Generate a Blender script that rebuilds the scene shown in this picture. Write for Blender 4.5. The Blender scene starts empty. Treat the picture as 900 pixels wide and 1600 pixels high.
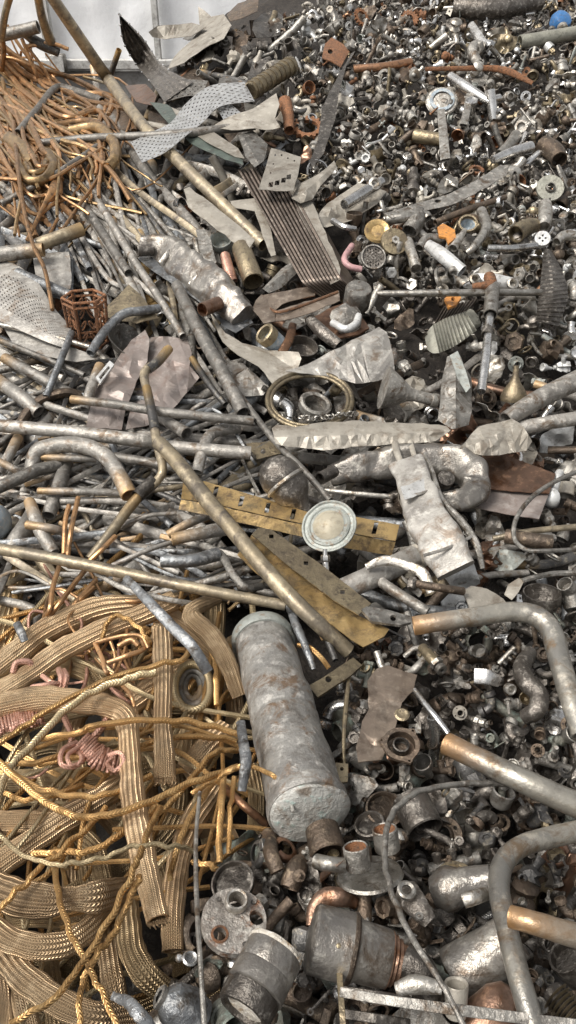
import bpy, bmesh, math, random
from mathutils import Vector, Matrix, noise as mnoise
SC = bpy.context.scene
COL = SC.collection
R = math.radians
RND = random.Random(7)
# ------------------------------------------------------------------ camera
FPX = 1202.0                       # focal length in pixels of the 900x1600 photograph
CAM = Vector((0, 0, 2.0)); PITCH = R(36)
FW = Vector((0, math.cos(PITCH), -math.sin(PITCH)))
RT = Vector((1, 0, 0)); UP = RT.cross(FW).normalized()
cd = bpy.data.cameras.new('camera'); cam = bpy.data.objects.new('camera', cd); COL.objects.link(cam)
cam.location = CAM; cam.rotation_euler = (math.pi/2 - PITCH, 0, 0)
cd.sensor_fit = 'VERTICAL'; cd.sensor_height = 36; cd.lens = 36*FPX/1600.0
cd.clip_start = .05; cd.clip_end = 400
SC.camera = cam
# ------------------------------------------------------------------ the heap's surface
TAB = [(-2, 1.0), (0, .76), (.54, .547), (1.135, .414), (2.1, .472), (3.62, .85), (4.83, 1.19), (6.6, 1.73), (7.6, 1.95), (9, 2.0)]
def sstep(a, b, x):
    t = min(1, max(0, (x-a)/(b-a))); return t*t*(3-2*t)
def hprof(Y):
    if Y <= TAB[0][0]: return TAB[0][1]
    for i in range(len(TAB)-1):
        (a, za), (b, zb) = TAB[i], TAB[i+1]
        if Y <= b:
            h = b-a; t = (Y-a)/h
            m0 = (zb-TAB[i-1][1])/(b-TAB[i-1][0]) if i else (zb-za)/h
            m1 = (TAB[i+2][1]-za)/(TAB[i+2][0]-a) if i+2 < len(TAB) else (zb-za)/h
            return (2*t**3-3*t*t+1)*za+(t**3-2*t*t+t)*h*m0+(-2*t**3+3*t*t)*zb+(t**3-t*t)*h*m1
    return TAB[-1][1]
def H(X, Y):
    z = hprof(Y)
    if Y > 4.0:
        w = sstep(-1.5, -.1, X)
        cap = min(z, 1.08+.06*math.tanh((Y-4.6)))
        z = z*w+cap*(1-w)
    return z
def raydir(x, y):
    return (FW + RT*((x-450)/FPX) + UP*((800-y)/FPX)).normalized()
def _hit(x, y):
    d = raydir(x, y); t = .3; st = .06
    while t < 12:
        p = CAM+d*t
        if p.y > 7.1: return (7.1)/d.y
        if p.z < H(p.x, p.y):
            a, b = t-st, t
            for _ in range(12):
                m = (a+b)/2; q = CAM+d*m
                if q.z < H(q.x, q.y): b = m
                else: a = m
            return b
        t += st
    return 7.1
GX0, GY0, GS = -450, -200, 25
GRID = [[_hit(GX0+i*GS, GY0+j*GS) for i in range(73)] for j in range(83)]
def hit(x, y):
    fx = min(71.99, max(0, (x-GX0)/GS)); fy = min(81.99, max(0, (y-GY0)/GS))
    i, j = int(fx), int(fy); a, b = fx-i, fy-j
    return (GRID[j][i]*(1-a)+GRID[j][i+1]*a)*(1-b)+(GRID[j+1][i]*(1-a)+GRID[j+1][i+1]*a)*b
def P(x, y, l=0.0):
    return CAM+raydir(x, y)*(hit(x, y)-l)
def pxm(p):                         # metres per photograph pixel at point p
    return (p-CAM).dot(FW)/FPX
# ------------------------------------------------------------------ materials
MATS = {}
def newmat(name):
    m = bpy.data.materials.new(name); m.use_nodes = True
    nt = m.node_tree; nt.nodes.clear()
    return m, nt.nodes, nt.links
def metal(name, c1, c2, c3=None, met=.9, rough=(.3, .55), scale=14, bump=.25, var=.35, patch=.58, c4=None, kind='plain', tip=None, fine=90, met3=None, streak=False, dirt=.6):
    m, N, L = newmat(name)
    def n(t, **k):
        q = N.new(t)
        for a, b in k.items(): setattr(q, a, b)
        return q
    out = n('ShaderNodeOutputMaterial'); bs = n('ShaderNodeBsdfPrincipled'); L.new(bs.outputs[0], out.inputs[0])
    tc = n('ShaderNodeTexCoord'); oi = n('ShaderNodeObjectInfo')
    add = n('ShaderNodeVectorMath', operation='MULTIPLY_ADD')
    comb = n('ShaderNodeCombineXYZ')
    for i in range(3): L.new(oi.outputs['Random'], comb.inputs[i])
    L.new(comb.outputs[0], add.inputs[0]); add.inputs[1].default_value = (37, 53, 71); L.new(tc.outputs['Object'], add.inputs[2])
    vec = add.outputs[0]
    if streak:
        mp = n('ShaderNodeMapping'); mp.inputs['Scale'].default_value = (1, .25, 1); L.new(vec, mp.inputs[0]); vec = mp.outputs[0]
    def noi(s, det, ro=.6):
        q = n('ShaderNodeTexNoise'); q.inputs['Scale'].default_value = s; q.inputs['Detail'].default_value = det; q.inputs['Roughness'].default_value = ro
        L.new(vec, q.inputs['Vector']); return q.outputs['Fac']
    def ramp(src, a, b):
        q = n('ShaderNodeMapRange'); q.inputs[1].default_value = a; q.inputs[2].default_value = b; L.new(src, q.inputs[0]); return q.outputs[0]
    def mix(f, a, b):
        q = n('ShaderNodeMix', data_type='RGBA'); 
        if isinstance(f, float): q.inputs[0].default_value = f
        else: L.new(f, q.inputs[0])
        for k, v in ((6, a), (7, b)):
            if isinstance(v, tuple): q.inputs[k].default_value = (*v, 1)
            else: L.new(v, q.inputs[k])
        return q.outputs[2]
    n1 = noi(scale, 6); n2 = noi(scale*3.3, 5, .7); n3 = noi(fine, 3)
    col = mix(ramp(n1, .36, .64), c1, c2)
    pm = None
    if c3:
        pm = ramp(n2, patch-.05, patch+.07); col = mix(pm, col, c3)
    if c4:
        v = n('ShaderNodeTexNoise'); v.inputs['Scale'].default_value = scale*1.7; v.inputs['Detail'].default_value = 7; v.inputs['Roughness'].default_value = .72; v.inputs['Distortion'].default_value = .6
        L.new(vec, v.inputs['Vector']); col = mix(ramp(v.outputs['Fac'], .525, .635), col, c4)
    hgt = n3
    if dirt:
        dn = noi(scale*2.1, 8, .78); dm = n('ShaderNodeMapRange'); dm.inputs[1].default_value = .5; dm.inputs[2].default_value = .68; dm.inputs[4].default_value = dirt; L.new(dn, dm.inputs[0])
        col = mix(dm.outputs[0], col, (.07, .056, .044))
    if kind in ('braid', 'rope'):
        uv = n('ShaderNodeUVMap'); sp = n('ShaderNodeSeparateXYZ'); L.new(uv.outputs[0], sp.inputs[0])
        def math(op, a, b=None, c=None):
            q = n('ShaderNodeMath', operation=op)
            for k, v in enumerate((a, b, c)):
                if v is None: continue
                if isinstance(v, (int, float)): q.inputs[k].default_value = v
                else: L.new(v, q.inputs[k])
            return q.outputs[0]
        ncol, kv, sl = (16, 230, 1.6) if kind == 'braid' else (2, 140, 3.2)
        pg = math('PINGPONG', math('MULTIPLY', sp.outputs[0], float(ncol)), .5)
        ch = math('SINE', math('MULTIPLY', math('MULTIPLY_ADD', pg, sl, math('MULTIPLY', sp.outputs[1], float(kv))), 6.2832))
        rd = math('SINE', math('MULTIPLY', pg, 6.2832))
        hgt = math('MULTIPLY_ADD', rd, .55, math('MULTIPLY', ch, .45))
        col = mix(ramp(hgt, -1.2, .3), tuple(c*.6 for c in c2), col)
    if tip:
        uv = n('ShaderNodeUVMap'); sp = n('ShaderNodeSeparateXYZ'); L.new(uv.outputs[0], sp.inputs[0])
        ad = n('ShaderNodeMath', operation='MULTIPLY_ADD'); ad.inputs[1].default_value = .12; L.new(n2, ad.inputs[0]); L.new(sp.outputs[1], ad.inputs[2])
        col = mix(ramp(ad.outputs[0], .05, .17), tip, col)
    hs = n('ShaderNodeHueSaturation'); L.new(col, hs.inputs['Color'])
    vr = n('ShaderNodeMapRange'); vr.inputs[3].default_value = 1-var; vr.inputs[4].default_value = 1+var; L.new(oi.outputs['Random'], vr.inputs[0]); L.new(vr.outputs[0], hs.inputs['Value'])
    L.new(hs.outputs[0], bs.inputs['Base Color'])
    rr = n('ShaderNodeMapRange'); rr.inputs[1].default_value = .35; rr.inputs[2].default_value = .68; rr.inputs[3].default_value = rough[0]; rr.inputs[4].default_value = rough[1]; L.new(n2, rr.inputs[0]); L.new(rr.outputs[0], bs.inputs['Roughness'])
    if c3 and met3 is not None:
        mm = n('ShaderNodeMapRange'); mm.inputs[3].default_value = met; mm.inputs[4].default_value = met3; L.new(pm, mm.inputs[0]); L.new(mm.outputs[0], bs.inputs['Metallic'])
    else: bs.inputs['Metallic'].default_value = met
    if bump:
        bp = n('ShaderNodeBump'); bp.inputs['Strength'].default_value = bump; bp.inputs['Distance'].default_value = .004
        L.new(hgt, bp.inputs['Height'])
        if kind == 'plain':
            b2 = n('ShaderNodeBump'); b2.inputs['Strength'].default_value = min(1, bump*1.3); b2.inputs['Distance'].default_value = .012
            L.new(n2, b2.inputs['Height']); L.new(bp.outputs[0], b2.inputs['Normal']); L.new(b2.outputs[0], bs.inputs['Normal'])
        else: L.new(bp.outputs[0], bs.inputs['Normal'])
    MATS[name] = m; return m
# bare and tarnished metals of the heap
metal('chrome', (.74, .73, .71), (.52, .505, .48), (.18, .15, .12), met=.95, rough=(.17, .38), scale=18, bump=.12, var=.25, patch=.62)
metal('silver', (.47, .445, .40), (.295, .275, .24), (.58, .555, .51), met=.85, rough=(.3, .52), scale=16, bump=.22, var=.38, c4=(.15, .115, .08), dirt=.65)
metal('whitemetal', (.66, .66, .64), (.52, .51, .49), (.2, .18, .16), met=.45, rough=(.3, .5), scale=16, bump=.2, var=.15, patch=.62)
metal('grey', (.31, .295, .265), (.18, .168, .15), (.46, .43, .385), met=.65, rough=(.36, .6), scale=13, bump=.4, var=.38, c4=(.11, .08, .055))
metal('bluegrey', (.27, .28, .285), (.155, .16, .165), (.42, .42, .41), met=.7, rough=(.32, .55), scale=12, bump=.35, var=.25, c4=(.075, .065, .055))
metal('greypipe', (.32, .30, .27), (.19, .178, .158), (.46, .43, .385), met=.5, rough=(.4, .62), scale=11, bump=.3, var=.4, c4=(.135, .10, .07), tip=(.36, .235, .115))
metal('tanpipe', (.38, .31, .205), (.235, .20, .15), (.50, .42, .29), met=.6, rough=(.34, .56), scale=7, bump=.18, var=.22, c4=(.15, .125, .10), tip=(.42, .28, .13))
metal('bendpipe', (.36, .335, .285), (.21, .20, .18), (.47, .43, .36), met=.65, rough=(.3, .52), scale=7, bump=.2, var=.1, c4=(.20, .145, .095), tip=(.38, .22, .10), dirt=.6)
metal('darkpipe', (.12, .115, .11), (.06, .058, .055), (.27, .24, .19), met=.6, rough=(.32, .55), scale=12, bump=.3, var=.3, patch=.6, tip=(.4, .26, .1))
metal('gunmetal', (.16, .143, .125), (.08, .07, .06), (.36, .33, .29), met=.75, rough=(.26, .5), scale=15, bump=.35, var=.4, patch=.58)
metal('brown', (.145, .105, .075), (.07, .055, .042), (.26, .20, .14), met=.65, rough=(.34, .58), scale=15, bump=.4, var=.35, patch=.6)
metal('dullbrass', (.30, .245, .155), (.185, .148, .098), (.11, .09, .065), met=.75, rough=(.3, .52), scale=15, bump=.3, var=.28, patch=.58)
metal('brass', (.53, .37, .165), (.38, .255, .11), (.21, .145, .08), met=.7, rough=(.3, .5), scale=7, bump=.2, var=.12, patch=.56, c4=(.22, .165, .09), dirt=.6)
metal('copper', (.40, .215, .12), (.25, .14, .085), (.13, .085, .06), met=.85, rough=(.3, .5), scale=12, bump=.25, var=.25, patch=.58)
metal('copperbrown', (.28, .165, .11), (.19, .12, .085), (.42, .25, .16), met=.85, rough=(.3, .45), scale=8, bump=.2, var=.12, c4=(.15, .07, .035))
metal('rust', (.28, .12, .05), (.18, .08, .035), (.10, .055, .032), met=.1, rough=(.6, .9), scale=30, bump=.5, var=.25, patch=.56)
metal('verdigris', (.36, .375, .345), (.25, .265, .24), (.24, .19, .14), met=.25, rough=(.45, .65), scale=12, bump=.3, var=.12, patch=.58)
metal('beige', (.36, .33, .28), (.26, .235, .195), (.43, .40, .345), met=.3, rough=(.42, .6), scale=6, bump=.22, var=.2, patch=.6, c4=(.19, .16, .125), dirt=.55)
metal('pinkgrey', (.30, .255, .23), (.215, .18, .16), (.38, .335, .305), met=.4, rough=(.4, .56), scale=5, bump=.16, var=.12, patch=.6, c4=(.23, .175, .15), dirt=.35)
metal('crumple', (.37, .35, .315), (.23, .215, .195), (.44, .42, .38), met=.35, rough=(.4, .58), scale=8, bump=.28, var=.18, c4=(.19, .15, .115), dirt=.6)
metal('tank', (.34, .325, .295), (.20, .193, .18), (.44, .42, .385), met=.4, rough=(.36, .6), scale=10, bump=.4, var=.05, c4=(.17, .115, .075), dirt=.8)
metal('darkgreen', (.10, .125, .105), (.06, .075, .065), (.2, .2, .17), met=.3, rough=(.35, .55), scale=12, bump=.25, var=.15, patch=.64)
metal('finbrown', (.165, .13, .105), (.095, .075, .06), (.3, .26, .22), met=.6, rough=(.36, .56), scale=10, bump=.25, var=.3, patch=.62)
metal('finstone', (.36, .35, .29), (.26, .255, .215), (.16, .15, .12), met=.4, rough=(.4, .6), scale=14, bump=.3, var=.2, patch=.62)
metal('bluepaint', (.05, .18, .42), (.04, .13, .30), (.25, .24, .22), met=.1, rough=(.3, .5), scale=20, bump=.2, var=.15, patch=.62)
metal('paleblue', (.33, .39, .43), (.25, .29, .32), (.46, .45, .42), met=.3, rough=(.35, .55), scale=16, bump=.25, var=.15, patch=.56)
metal('orangepaint', (.52, .22, .045), (.38, .16, .04), (.2, .11, .06), met=.05, rough=(.4, .6), scale=20, bump=.3, var=.12, patch=.6)
metal('pinkpaint', (.52, .30, .30), (.42, .24, .24), (.28, .2, .17), met=.1, rough=(.35, .5), scale=20, bump=.2, var=.05, patch=.6)
metal('scale', (.62, .58, .50), (.45, .40, .33), (.72, .70, .66), met=.0, rough=(.6, .85), scale=25, bump=.6, var=.08, c4=(.36, .24, .12))
metal('wiregold', (.40, .27, .135), (.24, .16, .085), (.52, .36, .18), met=.85, rough=(.3, .48), scale=14, bump=.15, var=.3, patch=.58)
metal('wirecopper', (.50, .285, .135), (.34, .195, .095), (.20, .125, .07), met=.75, rough=(.32, .5), scale=7, bump=.2, var=.4, patch=.56)
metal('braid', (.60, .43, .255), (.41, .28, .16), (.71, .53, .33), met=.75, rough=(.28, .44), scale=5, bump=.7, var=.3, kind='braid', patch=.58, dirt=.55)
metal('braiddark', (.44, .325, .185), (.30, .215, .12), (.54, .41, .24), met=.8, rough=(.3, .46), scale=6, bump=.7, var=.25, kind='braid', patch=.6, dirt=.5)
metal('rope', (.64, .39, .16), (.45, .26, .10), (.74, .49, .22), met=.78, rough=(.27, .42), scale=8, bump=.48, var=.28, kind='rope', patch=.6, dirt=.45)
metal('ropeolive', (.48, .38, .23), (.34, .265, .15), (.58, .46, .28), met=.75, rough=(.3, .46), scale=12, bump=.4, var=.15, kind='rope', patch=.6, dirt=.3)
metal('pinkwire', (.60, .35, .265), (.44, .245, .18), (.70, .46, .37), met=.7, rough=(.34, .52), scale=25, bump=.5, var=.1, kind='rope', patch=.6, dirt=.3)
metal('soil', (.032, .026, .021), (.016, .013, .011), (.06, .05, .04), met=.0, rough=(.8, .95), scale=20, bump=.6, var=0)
metal('fillmix', (.17, .155, .14), (.07, .062, .055), (.30, .28, .25), met=.6, rough=(.35, .6), scale=40, bump=.3, var=0, patch=.6, c4=(.14, .075, .035))
metal('foilwall', (.88, .885, .89), (.88, .885, .89), (.92, .92, .92), met=.0, rough=(.2, .4), scale=2.0, bump=.3, var=.0, fine=30, dirt=.0)
metal('wallframe', (.62, .61, .58), (.54, .53, .50), (.40, .38, .35), met=.0, rough=(.5, .7), scale=6, bump=.15, var=0)
metal('burntbox', (.27, .25, .22), (.14, .13, .12), (.40, .375, .33), met=.65, rough=(.28, .48), scale=7, bump=.3, var=.1, c4=(.12, .09, .065), dirt=.5)
metal('palecap', (.50, .49, .45), (.36, .355, .33), (.40, .50, .46), met=.2, rough=(.45, .65), scale=12, bump=.5, var=.05, patch=.6, c4=(.24, .2, .16))
metal('greenbrown', (.16, .165, .14), (.10, .095, .075), (.22, .27, .235), met=.5, rough=(.4, .6), scale=14, bump=.35, var=.1, patch=.58)
metal('treadplate', (.66, .66, .65), (.52, .52, .51), (.34, .33, .31), met=.8, rough=(.26, .45), scale=8, bump=.2, var=.05, patch=.6, dirt=.45)
metal('rustcast', (.36, .33, .295), (.20, .175, .15), (.50, .47, .42), met=.45, rough=(.4, .65), scale=14, bump=.6, var=.05, c4=(.17, .085, .045))
metal('cream', (.42, .38, .29), (.31, .275, .205), (.30, .25, .17), met=.3, rough=(.45, .65), scale=12, bump=.2, var=.05, patch=.6)
metal('tanplate', (.27, .215, .165), (.18, .14, .11), (.36, .30, .24), met=.6, rough=(.32, .5), scale=7, bump=.2, var=.1, patch=.58, c4=(.13, .095, .07))
metal('concrete', (.34, .33, .31), (.27, .26, .245), (.2, .19, .18), met=0, rough=(.8, .95), scale=4, bump=.4, var=0)
# ------------------------------------------------------------------ mesh building
class MB:
    def __init__(s): s.v = []; s.f = []; s.uv = []
    def add(s, v, f, uv=None):
        o = len(s.v); s.v += [Vector(p) for p in v]
        for i, q in enumerate(f):
            s.f.append([k+o for k in q]); s.uv.append(uv[i] if uv else None)
        return s
    def xf(s, M):
        s.v = [M @ p for p in s.v]; return s
    def join(s, o): return s.add(o.v, o.f, o.uv)
    def mesh(s, name, origin=Vector((0, 0, 0)), sharp=40):
        me = bpy.data.meshes.new(name)
        me.from_pydata([p-origin for p in s.v], [], s.f); me.validate(verbose=False)
        if len(me.polygons) == len(s.f):
            lay = me.uv_layers.new(name='UVMap')
            for i, p in enumerate(me.polygons):
                if s.uv[i]:
                    for k, li in enumerate(p.loop_indices): lay.data[li].uv = s.uv[i][k]
                else:
                    for li in p.loop_indices: lay.data[li].uv = (0, 5)
        me.shade_smooth(); me.set_sharp_from_angle(angle=R(sharp))
        return me
def tag(o, label=None, cat=None, group=None, kind=None):
    for k, v in (('label', label), ('category', cat), ('group', group), ('kind', kind)):
        if v: o[k] = v
    return o
def link(name, me, m, parent=None, loc=None):
    o = bpy.data.objects.new(name, me); COL.objects.link(o)
    if m and not me.materials: me.materials.append(MATS[m])
    if loc is not None: o.location = loc
    if parent: o.parent = parent
    return o
def cen(mb):
    n = len(mb.v); c = Vector((0, 0, 0))
    for p in mb.v: c += p
    c /= max(1, n); return c
def thing(name, label, cat, mb, m, group=None, sharp=40):      # a thing that is one mesh
    c = cen(mb); return tag(link(name, mb.mesh(name, c, sharp), m, None, c), label, cat, group)
def root(name, label, cat, loc, group=None):                    # a thing made of parts
    o = bpy.data.objects.new(name, None); COL.objects.link(o); o.location = loc; o.empty_display_size = .05
    return tag(o, label, cat, group)
def part(name, mb, m, rt, sharp=40, label=None):
    w = Vector(rt.location); q = rt.parent
    while q: w += Vector(q.location); q = q.parent
    o = link(name, mb.mesh(name, w, sharp), m, rt, Vector((0, 0, 0)))
    if label: o['label'] = label
    return o
def catmull(pts, step=6):
    if len(pts) < 3:
        n = step if len(pts) == 2 else 1
        return [tuple(a+(b-a)*i/n for a, b in zip(pts[0], pts[1])) for i in range(n+1)]
    out = []; q = [tuple(2*a-b for a, b in zip(pts[0], pts[1]))]+list(pts)+[tuple(2*a-b for a, b in zip(pts[-1], pts[-2]))]
    for i in range(1, len(q)-2):
        for k in range(step):
            t = k/step
            out.append(tuple(.5*(2*b+(c-a)*t+(2*a-5*b+4*c-d)*t*t+(3*b-a-3*c+d)*t**3) for a, b, c, d in zip(q[i-1], q[i], q[i+1], q[i+2])))
    out.append(tuple(q[-2])); return out
def facet(p, sc=1.0):              # sharp crumple: height above the nearest crease
    d = mnoise.voronoi(p*sc)[0]; return d[0]
def tubemb(path, rad, n=12, flat=1.0, sq=2.0, ends=(1, 1), wall=.14, dent=0, fac=0, fsc=22, seed=0, tip0=True, ref=None, inner=None, vs=0.0):
    mb = MB(); N = len(path); L = 0; V = []; F = []; UV = []; T = []; S = []
    for i in range(N):
        a, b = path[max(0, i-1)], path[min(N-1, i+1)]
        t = (b-a); T.append(t.normalized() if t.length > 1e-9 else Vector((0, 0, 1)))
    prev = None
    for i in range(N):
        if ref is None:
            v = (path[i]-CAM).normalized()
            s = T[i].cross(v)
            if s.length < .25 and prev is not None: s = prev-T[i]*prev.dot(T[i])
            if s.length < 1e-4: s = T[i].orthogonal()
        else:
            s = (prev-T[i]*prev.dot(T[i])) if prev is not None else T[i].orthogonal()
        s = s.normalized()
        if prev is not None and s.dot(prev) < 0 and ref is None and s.dot(prev) < -.5: s = -s
        prev = s; S.append(s)
    def ring(c, t, s, r, k=1.0):
        nn = s.cross(t).normalized(); o = []
        for j in range(n):
            a = 2*math.pi*j/n; ca, sa = math.cos(a), math.sin(a)
            if sq != 2:
                e = 2/sq; ca = math.copysign(abs(ca)**e, ca); sa = math.copysign(abs(sa)**e, sa)
            p = c+s*(ca*r*k)+nn*(sa*r*k*flat)
            if fac:
                p = p-(p-c)*fac*facet(p+Vector((seed, 0, seed)), fsc)
            if dent:
                q = (p-c); p = c+q*(1+dent*mnoise.noise(p*(.9/max(r, .004))+Vector((seed*3.1, seed, 0))))
            o.append(p)
        return o
    dist = [vs]
    for i in range(1, N): dist.append(dist[-1]+(path[i]-path[i-1]).length)
    off = 0 if tip0 else 5
    rings = []
    for i in range(N):
        rings.append(len(V)); V += ring(path[i], T[i], S[i], rad[i])
    for i in range(N-1):
        a, b = rings[i], rings[i+1]
        for j in range(n):
            k = (j+1) % n
            F.append([a+j, a+k, b+k, b+j]); u0, u1 = j/n, (j+1)/n; d0, d1 = dist[i]+off, dist[i+1]+off
            UV.append([(u0, d0), (u1, d0), (u1, d1), (u0, d1)])
    for e, i, sg in ((ends[0], 0, 1), (ends[1], N-1, -1)):
        base = rings[i]; cap = [base+j for j in range(n)]
        d = dist[i]+off; vd = d
        if e:
            r = rad[i]; c = path[i]; t = T[i]
            dep = min(1.5*r, dist[-1]*.3)
            a = len(V); V += ring(c, t, S[i], r, 1-wall)
            k2 = min(N-1, max(0, i+sg)); b = len(V); V += ring(c+t*sg*dep, t, S[i], r, 1-wall*1.2)
            for j in range(n):
                k = (j+1) % n
                q1 = [base+j, a+j, a+k, base+k]; q2 = [a+j, b+j, b+k, a+k]
                if sg < 0: q1.reverse(); q2.reverse()
                F.append(q1); UV.append([(0, d)]*4); F.append(q2); UV.append([(0, d)]*4)
            q = [b+j for j in range(n)]
            F.append(q if sg < 0 else q[::-1]); UV.append([(0, d)]*n)
        else:
            F.append(cap[::-1] if sg > 0 else cap); UV.append([(0, d)]*n)
    return mb.add(V, F, UV)
def pp(s, l):
    out = []
    for tk in s.split():
        a = [float(q) for q in tk.split(',')]
        out.append((a[0], a[1], a[2] if len(a) > 2 else l))
    return out
def ptube(s, r, l=.08, n=12, step=6, wob=0, seed=0, jit=0, **k):     # a tube along photograph pixels, r in pixels
    pts = pp(s, l) if isinstance(s, str) else s
    rs = r if isinstance(r, (list, tuple)) else [r]*len(pts)
    q = catmull([(*a, b) for a, b in zip(pts, rs)], step)
    path = []; rad = []
    for i, (x, y, ll, rr) in enumerate(q):
        p = P(x, y, ll)
        if wob: p = p+Vector((mnoise.noise((i*.35, seed, 0)), mnoise.noise((i*.35, seed, 9)), mnoise.noise((i*.35, seed, 5))))*wob
        path.append(p); rad.append(rr*pxm(p)*(1+jit*mnoise.noise((i*.5, seed, 3))))
    return tubemb(path, rad, n=n, seed=seed, **k)
SEED = [0]
GRP_PIPE = 'loose pipes lying across the heap'
def T(name, label, cat, m, s, r, l=.08, group=None, **k):
    SEED[0] += 1
    return thing(name, label, cat, ptube(s, r, l, seed=SEED[0], **k), m, group)
def lathe(prof, n=24, cap0=True, cap1=True, wav=None):
    mb = MB(); V = []; F = []
    for r, z in prof:
        for j in range(n):
            a = 2*math.pi*j/n; rr = max(r, 1e-5)
            if wav: rr *= 1+wav*mnoise.noise((math.cos(a)*2, math.sin(a)*2, z*.05))
            V.append((rr*math.cos(a), rr*math.sin(a), z))
    for i in range(len(prof)-1):
        for j in range(n):
            k = (j+1) % n; F.append([i*n+j, i*n+k, (i+1)*n+k, (i+1)*n+j])
    if cap0: F.append([j for j in range(n)][::-1])
    if cap1: F.append([(len(prof)-1)*n+j for j in range(n)])
    return mb.add(V, F)
def hexp(r, z0, z1, hole=0, n=6):
    prof = [(r*.9, z0), (r, z0+(z1-z0)*.15), (r, z1-(z1-z0)*.15), (r*.9, z1)]
    if hole: prof = [(hole, z0+(z1-z0)*.3), (hole, z0)]+prof+[(hole, z1), (hole, z1-(z1-z0)*.3)]
    m = lathe(prof, n); return m
def box(x, y, z, sx, sy, sz, bev=.12):
    b = min(sx, sy, sz)*bev; V = []; 
    bm = bmesh.new(); bmesh.ops.create_cube(bm, size=1)
    for v in bm.verts: v.co = Vector((v.co.x*sx+x, v.co.y*sy+y, v.co.z*sz+z))
    bmesh.ops.bevel(bm, geom=bm.edges[:], offset=b, segments=1, affect='EDGES', profile=.5)
    return frombm(bm)
def frombm(bm):
    bm.verts.index_update(); mb = MB(); mb.add([v.co.copy() for v in bm.verts], [[v.index for v in f.verts] for f in bm.faces]); bm.free(); return mb
def circ(x, y, r, n=14, ry=None, a0=0): return [(x+r*math.cos(2*math.pi*i/n+a0), y+(ry or r)*math.sin(2*math.pi*i/n+a0)) for i in range(n)]
def fill2d(outline, holes=()):
    bm = bmesh.new(); E = []
    for lp in [outline, *holes]:
        vs = [bm.verts.new((p[0], p[1], 0)) for p in lp]
        for i in range(len(vs)): E.append(bm.edges.new((vs[i], vs[(i+1) % len(vs)])))
    bmesh.ops.triangle_fill(bm, use_beauty=True, use_dissolve=False, edges=E, normal=(0, 0, 1))
    return bm
def plate2d(outline, th, holes=(), bend=None):
    bm = fill2d(outline, holes)
    bmesh.ops.recalc_face_normals(bm, faces=bm.faces[:])
    if bend:
        for a in bend.get('cuts', []):
            bmesh.ops.bisect_plane(bm, geom=bm.verts[:]+bm.edges[:]+bm.faces[:], plane_co=a[0], plane_no=a[1])
        for v in bm.verts: v.co = Vector(bend['fn'](v.co.x, v.co.y))
    bmesh.ops.solidify(bm, geom=bm.faces[:], thickness=th)
    bmesh.ops.recalc_face_normals(bm, faces=bm.faces[:])
    return frombm(bm)
def frame(x, y, l=.08, ang=0, tilt=0, roll=0):
    p = P(x, y, l); V = (CAM-p).normalized(); U = V.cross(RT).normalized(); Rr = U.cross(V).normalized()
    a, t = R(ang), R(tilt)
    ax = (Rr*math.cos(a)+U*math.sin(a))*math.cos(t)+V*math.sin(t); ax.normalize()
    sd = (-Rr*math.sin(a)+U*math.cos(a))
    yy = ax.cross(sd).normalized()
    M = Matrix((( sd.x, yy.x, ax.x, p.x), (sd.y, yy.y, ax.y, p.y), (sd.z, yy.z, ax.z, p.z), (0, 0, 0, 1)))
    s = pxm(p)
    return M @ Matrix.Rotation(R(roll), 4, 'Z') @ Matrix.Scale(s, 4)
def LT(name, label, cat, m, x, y, ang, tilt, prof, l=.08, n=28, group=None, roll=0, **k):
    return thing(name, label, cat, lathe(prof, n, **k).xf(frame(x, y, l, ang, tilt, roll)), m, group)
MASK = []
def inpoly(x, y, pl):
    c = False; j = len(pl)-1
    for i in range(len(pl)):
        a, b = pl[i], pl[j]
        if (a[1] > y) != (b[1] > y) and x < (b[0]-a[0])*(y-a[1])/(b[1]-a[1])+a[0]: c = not c
        j = i
    return c
def pts2(s): return [tuple(float(q) for q in tk.split(',')) for tk in s.split()]
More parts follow.
